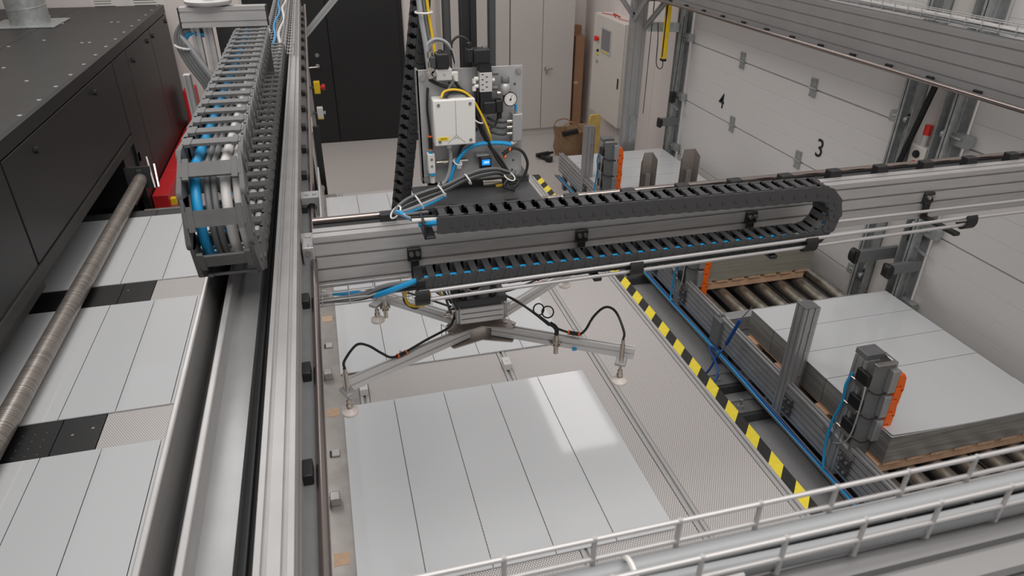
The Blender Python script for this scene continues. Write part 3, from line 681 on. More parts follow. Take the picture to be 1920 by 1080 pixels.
# white panels on the table
CX0 = -.105; ROWS_C = [(1.70, 2.79), (3.07, 4.165), (4.45, 5.56)]
for r, (a, b) in enumerate(ROWS_C):
    for k in range(5):
        x0 = CX0+.249*k
        MB().box(x0+.002, x0+.247, a, b, .7935, .80).build('white_panel', 'white_coat', label='%s white coated panel from the left on the perforated table, %s row' % (ORD[k], RL[r]), cat='panel', group='white panels on the perforated table')
t = thing('end_housing', (-.2, 5.95, 0), 'black housing with white top and aluminium edge beyond the table end', 'housing')
MB().box(-.30, -.165, 5.8, 6.2, 0, 1.29).build('body', 'door_black', t, .004)
MB().box(-.31, -.14, 5.78, 6.05, 1.29, 1.345).build('top_block', 'white_board', t, .004)
MB().box(-.165, -.148, 5.79, 5.83, .2, 1.30).build('edge_profile', 'alu_light', t)
MB().box(-.14, -.088, 5.86, 5.89, 0, 1.31).build('black_board', 'black', t)
MB().cyl((-.13, 5.70, .84), (-.13, 5.66, .84), .025, 12).cyl((-.13, 5.72, .8), (-.13, 5.66, .8), .018).build('roller_foot', 'steel', t)
MB().box(-.20, -.185, 6.28, 6.3, 0, 1.55).build('yellow_post', 'cable_yellow', label='thin yellow upright behind the black end housing', cat='post')
# ================================================================ roller conveyors with pallets and stacks
PIT = 1.83
def block_w(mb, x0, x1, y0, y1, z0, z1): return mb.box(x0, x1, y0, y1, z0, z1)
def conveyor(k, lab):
    dy = PIT*k; y0, y1 = 1.60+dy, min(3.36+dy, 6.76)
    t = thing('roller_conveyor', (3.0, (y0+y1)/2, 0), lab, 'conveyor', 'roller conveyors by the gates')
    MB().box(2.41, 3.52, y0-.03, y0+.05, .46, .55).box(2.41, 3.52, y0-.03, y0+.04, .30, .46).build('side_beam', 'alu_matte', t, .003)
    MB().box(2.41, 3.52, y1-.03, y1+.03, .30, .448).build('side_beam', 'grey_steel', t, .003)
    r0 = None; i = 0; x = 2.52
    while x < 3.52:
        if r0 is None: r0 = MB().cyl((x, y0+.03, .405), (x, y1-.03, .405), .045, 20).build('roller', 'roller', t); rx = x
        else: inst(r0, t, Matrix.Translation(WLOC[r0.name]+V((x-rx, 0, 0))))
        x += .165
    MB().box(2.56, 3.44, y0+.08, y1-.08, .1, .12).build('belly_plate', 'dark_steel', t)
    for x in (2.5, 3.5):
        for y in (y0+.02, y1-.02): MB().box(x-.03, x+.03, y-.03, y+.03, 0, .4).build('leg', 'grey_steel', t)
    screws([(2.45+.06*(i % 2)+.5*(i//2), y0-.035, .43) for i in range(4)], .008, .006, (0, -1, 0), 'bolt_set', 'steel', t)
    return t
conveyor(0, 'nearest roller conveyor, carrying the tall stack at the right')
conveyor(1, 'middle roller conveyor with bare rollers showing, behind the nearest stack')
conveyor(2, 'farthest roller conveyor below the far panel stack')
def stack(k, ztop, y0, x0, x1, where, n=5):
    zb = .535
    t = thing('pallet', ((x0+x1)/2, y0+.62, .455), 'flat wooden pallet under the %s stack of white panels' % where, 'pallet', 'pallets on the roller conveyors')
    y1 = y0+1.246
    for yy in (y0+.02, y0+.42, y0+.82, y1-.12): MB().box(x0-.01, x1-.03, yy, yy+.1, .452, .512).build('stringer', 'wood', t, .002)
    nb = 7
    for i in range(nb):
        xx = x0+.01+i*(x1-x0-.13)/(nb-1); MB().box(xx, xx+.1, y0+.005, y1-.005, .512, zb).build('deck_board', 'wood', t, .002)
    for i in range(n):
        a = y0+i*1.246/n; b = a+1.246/n
        s_ = thing('panel_stack', ((x0+x1)/2, (a+b)/2, zb), '%s pile of white panel strips from the camera in the %s stack' % (ORD[i], where), 'panel stack', 'piles of panel strips in the stacks')
        MB().box(x0, x1, a+.002, b-.002, zb, ztop-.004).build('sheet_pile', 'sheet_edge' if k != 1 else 'sheet_edge_warm', s_)
        if k == 0 and i == 0:                                    # top sheets sprung apart at the near corner
            for j, lift in enumerate((.022, .009)):
                ztop -= .0035*j
                p = MB(); N = 14; vs = []
                for q in range(N+1):
                    u = q/N; x = x0+(x1-x0)*u; l0 = lift*max(0, 1-u*1.7)**2
                    vs += [(x, a+.001, ztop-.003+l0), (x, b-.001, ztop-.003+l0*.15), (x, a+.001, ztop+l0), (x, b-.001, ztop+l0*.15)]
                fs = []
                for q in range(N):
                    c = q*4; fs += [(c, c+4, c+6, c+2), (c+1, c+3, c+7, c+5), (c+2, c+6, c+7, c+3), (c, c+1, c+5, c+4)]
                fs += [(0, 2, 3, 1), (N*4, N*4+1, N*4+3, N*4+2)]
                p.add(vs, fs); p.build('top_panel', 'white_coat', s_)
        else: MB().box(x0, x1, a+.002, b-.002, ztop-.003, ztop).build('top_panel', 'white_coat', s_)
stack(0, .70, 2.015, 2.465, 3.475, 'nearest')
stack(1, .755, 3.92, 2.465, 3.40, 'middle')
stack(2, .57, 5.48, 2.40, 3.50, 'farthest')
# long side profile with posts at the feeding edge
t = thing('feed_frame', (2.37, 4, .2), 'long slotted aluminium side beam in front of the three stacks', 'frame')
for a, b in ((.2, 3.40), (3.44, 5.2), (5.24, 6.84)): MB().prof((2.37, a, .47), (2.37, b, .47), .04, .2, 1, 5, dp=.014, g=.0055).build('side_profile', 'alu_matte', t)
for y in (3.42, 5.22): MB().box(2.33, 2.41, y-.05, y+.05, .36, .55).build('joint_plate', 'grey_steel', t, .002)
for y in (.6, 3.42, 5.22, 6.7): MB().box(2.36, 2.40, y-.03, y+.03, .2, .37).build('frame_leg', 'grey_steel', t)
MB().box(2.30, 2.35, .2, 6.8, .33, .336).box(2.30, 2.303, .2, 6.8, .33, .35).build('cable_shelf', 'grey_steel', t)
def bracket(t, y):
    MB().box(2.335, 2.35, y-.035, y+.035, .40, .455).box(2.335, 2.35, y-.035, y+.035, .46, .515).build('corner_bracket', 'dark_steel', t, .003)
    screws([(2.335, y+dy, z) for dy in (-.018, .018) for z in (.425, .49)], .009, .006, (-1, 0, 0), 'bracket_bolt', 'steel', t)
def plain_post(y, lab):
    t = thing('guide_post', (2.395, y, .33), lab, 'post', 'plain guide posts at the stacks')
    MB().prof((2.385, y, .33), (2.385, y, 1.07), .08, .08, 2, 2, up=(0, 1, 0)).build('post_profile', 'alu_matte', t)
    MB().box(2.426, 2.440, y-.04, y+.04, .5, 1.07).build('face_plate', 'steel', t)
    MB().box(2.344, 2.426, y-.041, y+.041, 1.07, 1.075).build('end_cap', 'grey_steel', t)
    screws([(2.44-.03, y-.04, z) for z in (.62, .78, .9, 1.0)], .008, .006, (0, -1, 0), 'post_bolt', 'steel', t)
    bracket(t, y-.085); return t
plain_post(2.70, 'plain slotted post in front of the nearest stack')
plain_post(2.70+PIT-.06, 'plain slotted post at the middle stack, mostly behind the gantry')
plain_post(6.1, 'plain slotted post in front of the farthest stack')
def spreader_post(y, lab, z1=1.08):
    t = thing('spreader_post', (2.42, y, .33), lab, 'separator post', 'sheet separator posts with orange lips')
    MB().prof((2.385, y+.05, .33), (2.385, y+.05, z1-.02), .08, .08, 2, 2, up=(0, 1, 0)).build('post_profile', 'alu_matte', t)
    MB().box(2.35, 2.455, y+.02, y+.10, z1-.02, z1+.012).build('cap_block', 'grey_steel', t, .003)
    MB().box(2.345, 2.46, y-.052, y-.04, .50, z1).build('mounting_plate', 'grey_steel', t, .002)
    MB().box(2.345, 2.46, y-.058, y-.034, z1-.005, z1+.006).build('top_strip', 'steel', t, .002)
    MB().box(2.455, 2.475, y-.05, y+.05, z1-.09, z1).build('guard_flap', 'steel', t, .006)
    MB().bar((2.34, y+.14, .56), (2.35, y-.09, .53), .012, .035).build('lower_strip', 'steel', t)
    for i, z in enumerate((z1-.09, z1-.24, z1-.39)):
        a = MB().box(2.425, 2.468, y-.085, y-.052, z-.065, z+.065).build('air_block', 'alu_matte', t, .003)
        screws([(2.468, y-.068, z+dz) for dz in (-.03, 0, .03)], .006, .006, (1, 0, 0), 'block_screw', 'steel', a)
        zz = z
        v = MB().box(2.325, 2.35, y-.045, y+.035, zz-.035, zz+.03).build('valve', 'black', t, .004)
        MB().box(2.33, 2.352, y-.03, y+.03, zz-.065, zz-.035).build('valve_base', 'steel', v, .002)
        MB().cyl((2.338, y+.035, zz-.05), (2.338, y+.065, zz-.05), .008).build('fitting', 'nickel', v)
        MB().cyl((2.338, y-.03, zz-.045), (2.338, y-.05, zz-.045), .007).build('fitting', 'nickel', v)
        MB().tube([(2.335, y-.05, zz-.045), (2.36, y-.075, zz-.06), (2.4, y-.075, zz-.07), (2.43, y-.07, zz-.07)], .004).build('lead', 'cable_black', v)
    me = None
    for i in range(6):                                           # orange lips
        z = z1-.10-.078*i; xo = 2.466; k = .006*(i % 2)
        pl = [(xo, z+.05), (xo+.022, z+.056), (xo+.04+k, z+.03), (xo+.05-k, z-.05), (xo+.034, z-.052), (xo+.022, z-.012), (xo, z-.02)]
        n_ = len(pl); p = MB()
        p.add([(a, y-.088, b) for a, b in pl]+[(a, y-.055, b) for a, b in pl], [tuple(range(n_)), tuple(range(2*n_-1, n_-1, -1))]+[(q, q+n_, (q+1) % n_+n_, (q+1) % n_) for q in range(n_)])
        p.build('orange_lip', 'orange', t, .002)
    MB().tube([(2.338, y+.065, z1-.12), (2.33, y+.075, z1-.2), (2.335, y+.07, z1-.3), (2.33, y+.09, z1-.45), (2.32, y+.08, z1-.6), (2.31, y+.04, .36)], .007).build('air_hose', 'blue', t)
    MB().tube([(2.33, y-.04, z1-.12), (2.315, y-.06, z1-.2), (2.315, y-.06, z1-.38), (2.32, y-.03, z1-.48), (2.33, y+.04, z1-.55)], .004).build('grey_lead', 'cable_light', t)
    bracket(t, y-.05); return t
spreader_post(2.17, 'separator post with valves and orange lips at the nearest stack')
spreader_post(3.96, 'separator post with orange lips at the middle stack, cut off by the gantry', .98)
spreader_post(5.62, 'separator post with orange lips at the farthest stack')
for (xa, xb, lab) in ((2.68, 2.77, 'left'), (3.07, 3.19, 'right')):        # bent guide plates at the far stack
    y = 5.48; t = thing('guide_plate', ((xa+xb)/2, y, .3), '%s bent steel guide plate before the farthest stack' % lab, 'guide plate', 'bent guide plates at the farthest stack')
    MB().prof(((xa+xb)/2, y-.03, .46), ((xa+xb)/2, y-.03, .80), .04, .04, up=(0, 1, 0)).build('guide_post', 'alu_matte', t)
    p = MB(); e = .035
    p.add([(xa-e, y-.045, .5), (xa, y, .5), (xb, y, .5), (xb+e, y-.045, .5), (xa-e, y-.045, .93), (xa, y, .99), (xb, y, .99), (xb+e, y-.045, .93),
           (xa-e+.002, y-.049, .5), (xa+.002, y-.004, .5), (xb-.002, y-.004, .5), (xb+e-.002, y-.049, .5), (xa-e+.002, y-.049, .93), (xa+.002, y-.004, .99), (xb-.002, y-.004, .99), (xb+e-.002, y-.049, .93)],
          [(0, 4, 5, 1), (1, 5, 6, 2), (2, 6, 7, 3), (8, 9, 13, 12), (9, 10, 14, 13), (10, 11, 15, 14), (4, 12, 13, 5), (5, 13, 14, 6), (6, 14, 15, 7), (0, 8, 12, 4), (3, 7, 15, 11), (0, 1, 9, 8), (1, 2, 10, 9), (2, 3, 11, 10)])
    p.build('bent_plate', 'warm_steel', t)
MB().box(3.52, 3.58, 5.2, 6.6, .44, .5).build('gate_guard', 'grey_steel', label='grey steel guard rail on the floor along the numbered gate', cat='rail')
# walkway between table and conveyors: dark mats, steel base beams, hoses
MB().box(1.83, 2.462, .2, 6.3, 0, .2).build('floor_mat', 'mat_dark', label='dark speckled rubber step in the gap between table and stacks', cat='step')
for i, y in enumerate((1.42, 2.86, 3.14, 4.62, 4.9)):
    t = thing('base_beam', (2.25, y, .2), '%s dark steel base beam with levelling bolts in the walkway gap' % ('nearest', 'second', 'third', 'fourth', 'farthest')[i], 'beam', 'base beams under the feed frame')
    MB().box(1.88, 2.46, y-.07, y+.07, .2, .262).build('box_beam', 'dark_steel', t, .003)
    MB().box(2.15, 2.46, y-.05, y+.05, .262, .272).build('top_plate', 'grey_steel', t, .002)
    for x in (2.22, 2.40):
        MB().cyl((x, y, .272), (x, y, .33), .010).cyl((x, y, .272), (x, y, .286), .02, 6).build('levelling_bolt', 'steel', t)
for i, (c, r, x) in enumerate((('blue', .008, 2.312), ('blue_dark', .006, 2.326), ('cable_grey', .005, 2.337))):
    MB().tube([(x+.004*math.sin(j*1.9+i), .3+.4*j, .345+.004*math.sin(j+i)) for j in range(17)], r).build('air_line', c, label='%s on the shelf along the side beam' % ('thick light blue air hose', 'thin dark blue air hose', 'thin grey cable')[i], cat='hose')
# blue blow gun
g0 = onx(1410, 575, 2.30); g1 = onx(1388, 600, 2.29); g2 = onx(1362, 645, 2.28); g3 = onx(1327, 697, 2.2)
t = thing('blow_gun', g2, 'blue air blow pen with a steel tip standing on the side beam', 'air gun')
MB().cyl(g1, g0, .003).build('nozzle', 'steel', t)
MB().tube([g2, g2.lerp(g1, .3), g2.lerp(g1, .7), g1], .012, 10).build('grip', 'blue_dark', t)
MB().cyl(g2.lerp(g1, -.2), g2, .008).build('coupling', 'steel', t)
MB().tube([g2.lerp(g1, -.2), g2.lerp(g3, .5)+V((0, 0, .02)), g3, g3+V((-.1, .05, -.2)), (2.08, 2.7, .25), (1.98, 2.9, .21)], .007).build('coil_hose', 'blue_dark', t)
MB().tube([onx(1345, 655, 2.3), onx(1330, 652, 2.28), (2.15, 3.05, .42), (2.05, 2.95, .3), (1.95, 2.75, .21)], .007).build('branch_hose', 'blue_dark', label='dark blue hose curving from the side beam down to the mat', cat='hose')
# ================================================================ moving cross beam
YB = 1.80; XB0, XB1 = -.083, 3.06
t = thing('cross_beam', (1.5, YB+.03, 2.015), 'wide slotted aluminium cross beam of the gantry over the table', 'gantry beam')
MB().prof((XB0, YB+.03, 2.095), (XB1, YB+.03, 2.095), .06, .16, 1, 4, dp=.008, g=.004).build('beam_profile', 'alu', t)
MB().box(XB0, XB1, YB+.06, YB+.145, 2.145, 2.153).box(XB0, XB1, YB+.11, YB+.116, 2.11, 2.145).box(XB0, XB1, YB+.137, YB+.145, 2.153, 2.158).build('shaft_support', 'dark_steel', t)
MB().cyl((XB0, YB+.141, 2.163), (XB1, YB+.141, 2.163), .010, 16).build('shaft', 'shaft', t)
MB().cyl((XB0, YB+.141, 2.045), (XB1, YB+.141, 2.045), .010, 16).build('shaft', 'shaft', t)
b0 = None
for i in range(17):
    x = .13+.187*i
    if x > XB1: break
    if b0 is None: b0 = MB().box(x-.022, x+.022, YB+.06, YB+.092, 2.153, 2.197).build('clamp_block', 'black', t, .002); bx = x
    else: inst(b0, t, Matrix.Translation(WLOC[b0.name]+V((x-bx, 0, 0))))
MB().box(-.115, -.083, YB-.006, YB+.06, 2.02, 2.15).build('end_plate', 'alu_matte', t, .003)
screws([(-.1, YB-.006, z) for z in (2.035, 2.085, 2.135)], .009, .005, (0, -1, 0), 'end_screw', 'steel', t)
for z in (2.155, 2.115): MB().tor((-.092, YB-.003, z), .006, .002, (0, 1, 0), 10).build('wire_eye', 'alu_light', t)
for x in (.19, .70, 1.28, 1.97, 2.6):                                   # black clips that carry the chain rods
    c = MB().box(x-.02, x+.02, YB-.012, YB, 2.075, 2.115).box(x-.012, x+.012, YB-.16, YB-.01, 2.018, 2.031).box(x-.012, x+.012, YB-.014, YB-.004, 2.018, 2.08).build('rod_holder', 'black', t, .003)
    for dx in (-.009, .009): MB().cyl((x+dx, YB-.012, 2.1), (x+dx, YB-.022, 2.1), .0065, 8).build('holder_bolt', 'steel', c)
# carriages at the left rail
t = thing('rail_carriage', (-.07, 2.1, 2.0), 'aluminium carriage joining the cross beam to the left rail', 'carriage')
MB().box(-.062, -.056, 1.87, 2.45, 2.03, 2.15).build('side_plate', 'alu_light', t, .002)
for y in (1.88, 2.21):
    c = MB(); n = 14; R = .016
    arc = [(R*math.cos(a), R*math.sin(a)) for a in [math.radians(-60+300*i/n) for i in range(n+1)]]
    c.ext([(-.03, .034), (.03, .034), (.03, -.03), (.012, -.03)] + [(x_, y_) for x_, y_ in reversed([(R*math.sin(a), -R*math.cos(a)) for a in [math.radians(40+280*i/n) for i in range(n+1)]])][::-1] + [(-.012, -.03), (-.03, -.03)], (-.088, y-.03, 2.108), (-.088, y+.03, 2.108))
    c.build('pillow_block', 'alu_matte', t)
    screws([(-.1, y, 2.142), (-.076, y, 2.142)], .007, .003, (0, 0, 1), 'block_bolt', 'steel', t)
# ---------------- black cable chain of the cross beam
YC = YB-.105
t = thing('energy_chain', (.8, YC, 2.04), 'black cable chain folded along the cross beam', 'cable chain')
lk2 = chain_link(.078, .04, .046, .019, .005, 'chain_black')
RX = .0765; C2 = V((1.40, YC, 2.14))
path = []
for p, d, n in loop_path(C2, (1, 0, 0), (0, 0, 1), 1.16, 1.2, RX, .04):
    if n.z > .99:                                                     # the upper run sags and rises to its end
        u = (1.40-p.x)/1.16; p = p+V((0, 0, .022*u*u+.006*math.sin(u*3.1)))
    path.append((p, d, n))
lay_chain(t, lk2, path, .04)
MB().box(.205, .235, YC-.045, YC+.045, 2.205, 2.212).box(.205, .211, YC-.045, YC+.045, 2.205, 2.25).build('end_bracket', 'black', t, .002)
MB().box(.178, .20, YC-.045, YC+.045, 2.02, 2.085).build('end_bracket', 'black', t, .002)
def chain_pts(y, dz=0, up=0.):
    pts = [(.18+.1*i, y, C2.z+RX+dz+.022*((1.40-.18-.1*i)/1.16)**2) for i in range(12)]
    pts += [(C2.x+(RX+dz)*math.sin(a), y, C2.z+(RX+dz)*math.cos(a)) for a in [math.pi*k/10 for k in range(11)]]
    return pts+[(1.3-.1*i, y, C2.z-RX-dz+up) for i in range(12)]
for y, r, c, lab in ((YC-.015, .0085, 'blue', 'blue air hose inside the black chain on the cross beam'), (YC+.006, .006, 'hose_white', 'white cable inside the black chain on the cross beam'), (YC+.022, .007, 'cable_black', 'black cable inside the black chain on the cross beam')):
    pts = chain_pts(y, up=.010 if c == 'blue' else 0.)
    if c == 'blue': pts = [(.20, y+.03, 2.225)]+pts[1:]+[(.14, y+.012, 2.052), (.10, y+.03, 2.03), (.06, y+.07, 2.0), (.02, y+.12, 1.985), (-.05, y+.14, 1.985)]
    MB().tube(pts, r, 8, 3).build('chain_hose', c, label=lab, cat='hose')
for i, (y, z) in enumerate(((YB-.155, 2.052), (YB-.155, 2.026))):
    MB().cyl((.18, y, z), (1.99, y, z+.03), .0058, 10).build('support_rod', 'wire_bright', label='%s front rod carrying the black chain' % ('upper', 'lower')[i], cat='rod', group='chain support rods')
for i, (y, z) in enumerate(((YB-.035, 2.058), (YB-.06, 2.025))):
    MB().cyl((1.2, y, z), (3.0, y, z), .0058, 10).build('support_rod', 'wire_bright', label='%s rear rod reaching past the chain bend to the right' % ('upper', 'lower')[i], cat='rod', group='chain support rods')
for i, (x, dz) in enumerate(((.188, .0), (.815, .008), (1.40, .018), (2.0, .03))):
    q = MB(); n = 10
    pts = [(.024*math.cos(a), .030*math.sin(a)) for a in [math.radians(-150+200*k/n) for k in range(n+1)]]; pts += [(p[0]*.72, p[1]*.8) for p in reversed(pts)]
    vs = [(x-.02, YB-.15-p[0], 2.04+dz+p[1]) for p in pts]+[(x+.02, YB-.15-p[0], 2.04+dz+p[1]) for p in pts]; m_ = len(pts)
    q.add(vs, [(k, (k+1) % m_, (k+1) % m_+m_, k+m_) for k in range(m_)]+[tuple(range(m_-1, -1, -1)), tuple(range(m_, 2*m_))])
    q.build('rod_cap', 'black', label='%s black plastic cap clasping the chain rods' % ('leftmost', 'second', 'third', 'rightmost')[i], cat='clip', group='caps on the chain rods')
# wire tray and cables under the left part of the beam
basket('wire_tray', (-.1, YB-.035, 1.985), (.17, YB-.035, 1.985), .05, .045, .075, 'short wire tray hanging under the left end of the cross beam', .002)
for i in range(4):
    MB().tube([(-.11, YB-.03-.008*i, 1.99+.004*i), (.02, YB-.05, 1.995+.004*i), (.1, YB-.07, 2.02+.006*i), (.19, YC-.02+.012*i, 2.05)], .0062+.001*(i % 2)).build('beam_cable', ('cable_black', 'cable_light', 'cable_black', 'cable_grey')[i], label='%s cable entering the black chain from the short wire tray' % ('lowest black', 'light grey', 'upper black', 'topmost mid grey')[i], cat='cable')
MB().tube([(.15, YB+.02, 1.96), (.19, YB+.05, 1.97), (.235, YB+.06, 1.93), (.22, YB+.05, 1.89), (.17, YB+.04, 1.90), (.16, YB+.03, 1.95), (.20, YB+.03, 1.97), (.26, YB+.06, 1.94)], .0045).build('loose_cable', 'cable_yellow', label='yellow cable coiled under the cross beam left of the gripper', cat='cable')
MB().tube([(.13, YB+.04, 1.955), (.18, YB+.06, 1.96), (.22, YB+.07, 1.91), (.19, YB+.05, 1.88), (.155, YB+.05, 1.92), (.21, YB+.08, 1.96), (.28, YB+.15, 1.9), (.33, YB+.25, 1.72)], .0045).build('loose_cable', 'cable_black', label='black cable coiled together with the yellow one under the beam', cat='cable')
# ================================================================ lifting axis with valve panel
YP = 1.985
t = thing('lift_axis', (.44, 2.1, 1.74), 'black lifting posts and carriage behind the cross beam', 'lifting unit')
MB().box(.225, .60, 1.885, 2.07, 2.18, 2.192).build('carriage_plate', 'dark_steel', t, .002)
MB().box(.32, .60, 2.03, 2.17, 2.185, 2.215).build('guide_housing', 'dark_steel', t, .004)
MB().box(.235, .60, 2.0, 2.06, 2.0, 2.18).build('carriage_body', 'dark_steel', t, .003)
MB().prof((.43, 2.13, 1.78), (.43, 2.13, 3.2), .045, .045, up=(0, 1, 0)).build('centre_post', 'black', t)
for x in (.365, .50): MB().cyl((x, 2.12, 1.74), (x, 2.12, 3.2), .0125).build('guide_rod', 'dark_steel', t)
MB().prof((.305, 2.16, 2.1), (.305, 2.16, 3.2), .03, .03, up=(0, 1, 0)).build('side_post', 'black', t)
ch = thing('energy_chain', (.22, 2.15, 2.1), 'upright black cable chain left of the valve panel', 'cable chain')
lk3 = chain_link(.05, .03, .034, .014, .0045, 'chain_black')
A, B = V((.315, 2.17, 2.82)), V((.186, 2.13, 2.06)); d = (B-A).normalized(); n = V((-1, -.55, 0)); n = (n-d*n.dot(d)).normalized()
lay_chain(ch, lk3, [(A+d*(.03*i), d, n) for i in range(int((B-A).length/.03)+1)], .03)
for x0, c, r, lab in ((.289, 'cable_light', .008, 'thick grey cable rising behind the valve panel'), (.312, 'cable_yellow', .0045, 'yellow cable rising behind the valve panel'), (.302, 'cable_grey', .004, 'thin grey cable rising beside the yellow one')):
    MB().tube([(x0+.02, 2.10, 2.45), (x0+.012, 2.11, 2.6), (x0, 2.12, 2.72), (x0-.012, 2.12, 2.95)], r).build('riser_cable', c, label=lab, cat='cable')
MB().tor((.30, 2.12, 2.70), .024, .003, (0, 0, 1)).build('cable_tie', 'tie', label='white cable tie on the cables above the valve panel', cat='cable tie')
# valve panel
def P(px, py, dy=0): p = ony(px, py, YP-dy); return p
t = thing('valve_panel', (.40, YP, 2.23), 'sheet metal panel with valves, gauge and junction box', 'valve panel')
MB().box(.250, .560, YP, YP+.004, 2.232, 2.568).build('back_sheet', 'panel_sheet', t, .001)
MB().box(.250, .256, YP, YP+.03, 2.232, 2.568).build('folded_edge', 'alu_matte', t)
for px, py in ((791, 146), (972, 132), (799, 335), (969, 322)):
    p = P(px, py); MB().cyl(p, p+V((0, -.004, 0)), .009, 12).cyl(p+V((0, -.004, 0)), p+V((0, -.009, 0)), .006, 6).build('panel_bolt', 'steel', t)
for px, py in ((965, 157), (962, 300), (960, 318), (842, 155)):
    p = P(px, py); MB().cyl(p, p+V((0, -.0015, 0)), .0035, 8).build('panel_hole', 'dark_steel', t)
a, b = P(808, 183, .02), P(887, 262, .02)
x0, x1, z1, z0 = a.x, b.x, a.z, b.z
jb = MB().box(x0, x1, YP-.042, YP, z0, z1).build('junction_box', 'white_plastic', t, .004)
MB().box(x0-.001, x1+.001, YP-.058, YP-.043, z0-.001, z1+.001).build('box_lid', 'white_plastic', jb, .004)
for ux in (.12, .88):
    for uz in (.1, .9):
        p = V((x0+(x1-x0)*ux, YP-.058, z0+(z1-z0)*uz)); MB().cyl(p, p+V((0, -.002, 0)), .0045, 10).build('lid_screw', 'grey_steel', jb)
MB().box(x0+.009, x0+.040, YP-.0588, YP-.058, z0+.0155, z0+.026).build('name_label', 'label_yellow', jb, label='yellow label strip')
text('label_text', '-50X2', .0085, 'ink', (1, 0, 0), (0, 0, 1), (x0+.0245, YP-.0589, z0+.0208), jb, .0002)
ar = MB(); xm = (x0+x1)/2+.003
for (ax, az, bx2, bz) in ((xm-.026, z0+.006, xm, z0+.03), (xm, z0+.03, xm+.026, z0+.006), (xm, z0+.03, xm, z1-.003), (xm-.007, z0+.018, xm, z0+.024), (xm, z0+.024, xm+.007, z0+.018)):
    ar.bar((ax, YP-.0582, az), (bx2, YP-.0582, bz), .0008, .0008)
ar.build('embossed_mark', 'cable_grey', jb)
p = P(842, 266, .03); MB().cyl(p, p+V((0, 0, -.018)), .009, 12, .007).build('cable_gland', 'white_plastic', jb)
# left valve (black coil on white block with nickel fittings)
a, b = P(816, 129, .03), P(847, 149, .03)
vb = MB().box(a.x, b.x, YP-.04, YP, b.z, a.z).build('valve_block', 'label_grey', t, .002)
text('valve_mark', '12', .007, 'cable_grey', (1, 0, 0), (0, 0, 1), ((a.x+b.x)/2, YP-.0405, (a.z+b.z)/2), vb, .0002)
MB().box(a.x+.002, b.x-.008, YP-.045, YP-.005, a.z+.001, a.z+.042).build('coil', 'black', vb, .004)
MB().box(a.x-.014, a.x+.002, YP-.04, YP-.01, a.z+.003, a.z+.034).build('coil_end', 'dark_steel', vb, .003)
MB().cyl((a.x-.012, YP-.025, a.z+.03), (a.x-.012, YP-.025, a.z+.045), .008).cyl((a.x-.012, YP-.025, a.z+.002), (a.x-.012, YP-.025, a.z+.018), .007).build('plug', 'nickel', vb)
for k in range(2): MB().tor((a.x+.018+.006*k, YP-.02, a.z+.044-.004*k), .006, .0018, (0, -.4, 1)).build('coil_ring', 'black', vb)
for dx, dz in ((-.006, -.004), (-.016, -.01), (-.012, .004)): MB().cyl((a.x+dx, YP-.045, a.z+dz-.006), (a.x+dx, YP-.012, a.z+dz-.006), .008, 8).build('fitting', 'nickel', vb)
MB().cyl((b.x, YP-.02, b.z+.012), (b.x+.016, YP-.02, b.z+.012), .008).cyl((b.x+.012, YP-.02, b.z-.006), (b.x+.012, YP-.02, b.z+.018), .009).build('elbow_fitting', 'white_plastic', vb)
# right valve column
a, b = P(898, 116, .03), P(921, 210, .03)
rv = MB().box(a.x, b.x, YP-.04, YP, b.z, a.z).build('solenoid_valve', 'black', t, .002)
q0, q1 = P(898, 137, .042), P(921, 172, .042)
MB().box(a.x-.001, b.x+.001, YP-.042, YP-.01, q1.z, q0.z).build('valve_plate', 'label_grey', rv, .001)
ln = MB()
for k in range(7): ln.box(a.x+.004+(k % 2)*.012, a.x+.010+(k % 2)*.012, YP-.0424, YP-.042, q0.z-.006-.007*k, q0.z-.0035-.007*k)
ln.build('valve_print', 'ink', rv)
c0, c1 = P(874, 92, .03), P(917, 116, .03)
MB().box(c0.x+.018, c1.x, YP-.045, YP-.005, c1.z, c0.z).build('upper_coil', 'black', rv, .003)
MB().box(c0.x, c0.x+.019, YP-.04, YP-.01, c1.z+.002, c0.z+.002).cyl((c0.x+.008, YP-.025, c0.z), (c0.x+.008, YP-.025, c0.z+.018), .0075).build('upper_plug', 'black', rv, .003)
MB().cyl((c1.x-.012, YP-.025, c0.z), (c1.x-.012, YP-.025, c0.z+.006), .006, 8).build('coil_nut', 'steel', rv)
c0, c1 = P(905, 190, .03), P(942, 210, .03)
MB().box(c0.x, c0.x+.036, YP-.045, YP-.005, c1.z, c0.z).build('lower_coil', 'black', rv, .003)
MB().box(c0.x+.037, c1.x, YP-.04, YP-.01, c1.z, c0.z+.002).cyl((c1.x-.008, YP-.025, c1.z-.02), (c1.x-.008, YP-.025, c1.z), .0075).build('lower_plug', 'black', rv, .003)
for py in (137, 165):
    p = P(923, py, .02); MB().cyl(p, p+V((.016, 0, 0)), .0065, 12).build('silencer', 'cable_grey', rv)
for py in (150,):
    p = P(922, py, .02); MB().cyl(p, p+V((.008, 0, 0)), .006, 12).build('port_fitting', 'white_plastic', rv)
for py in (148, 162):
    p = P(889, py, .03); MB().cyl(p, p+V((.012, 0, 0)), .006, 12).cyl(p, p+V((0, 0, -.012)), .006, 10).build('port_fitting', 'white_plastic', rv)
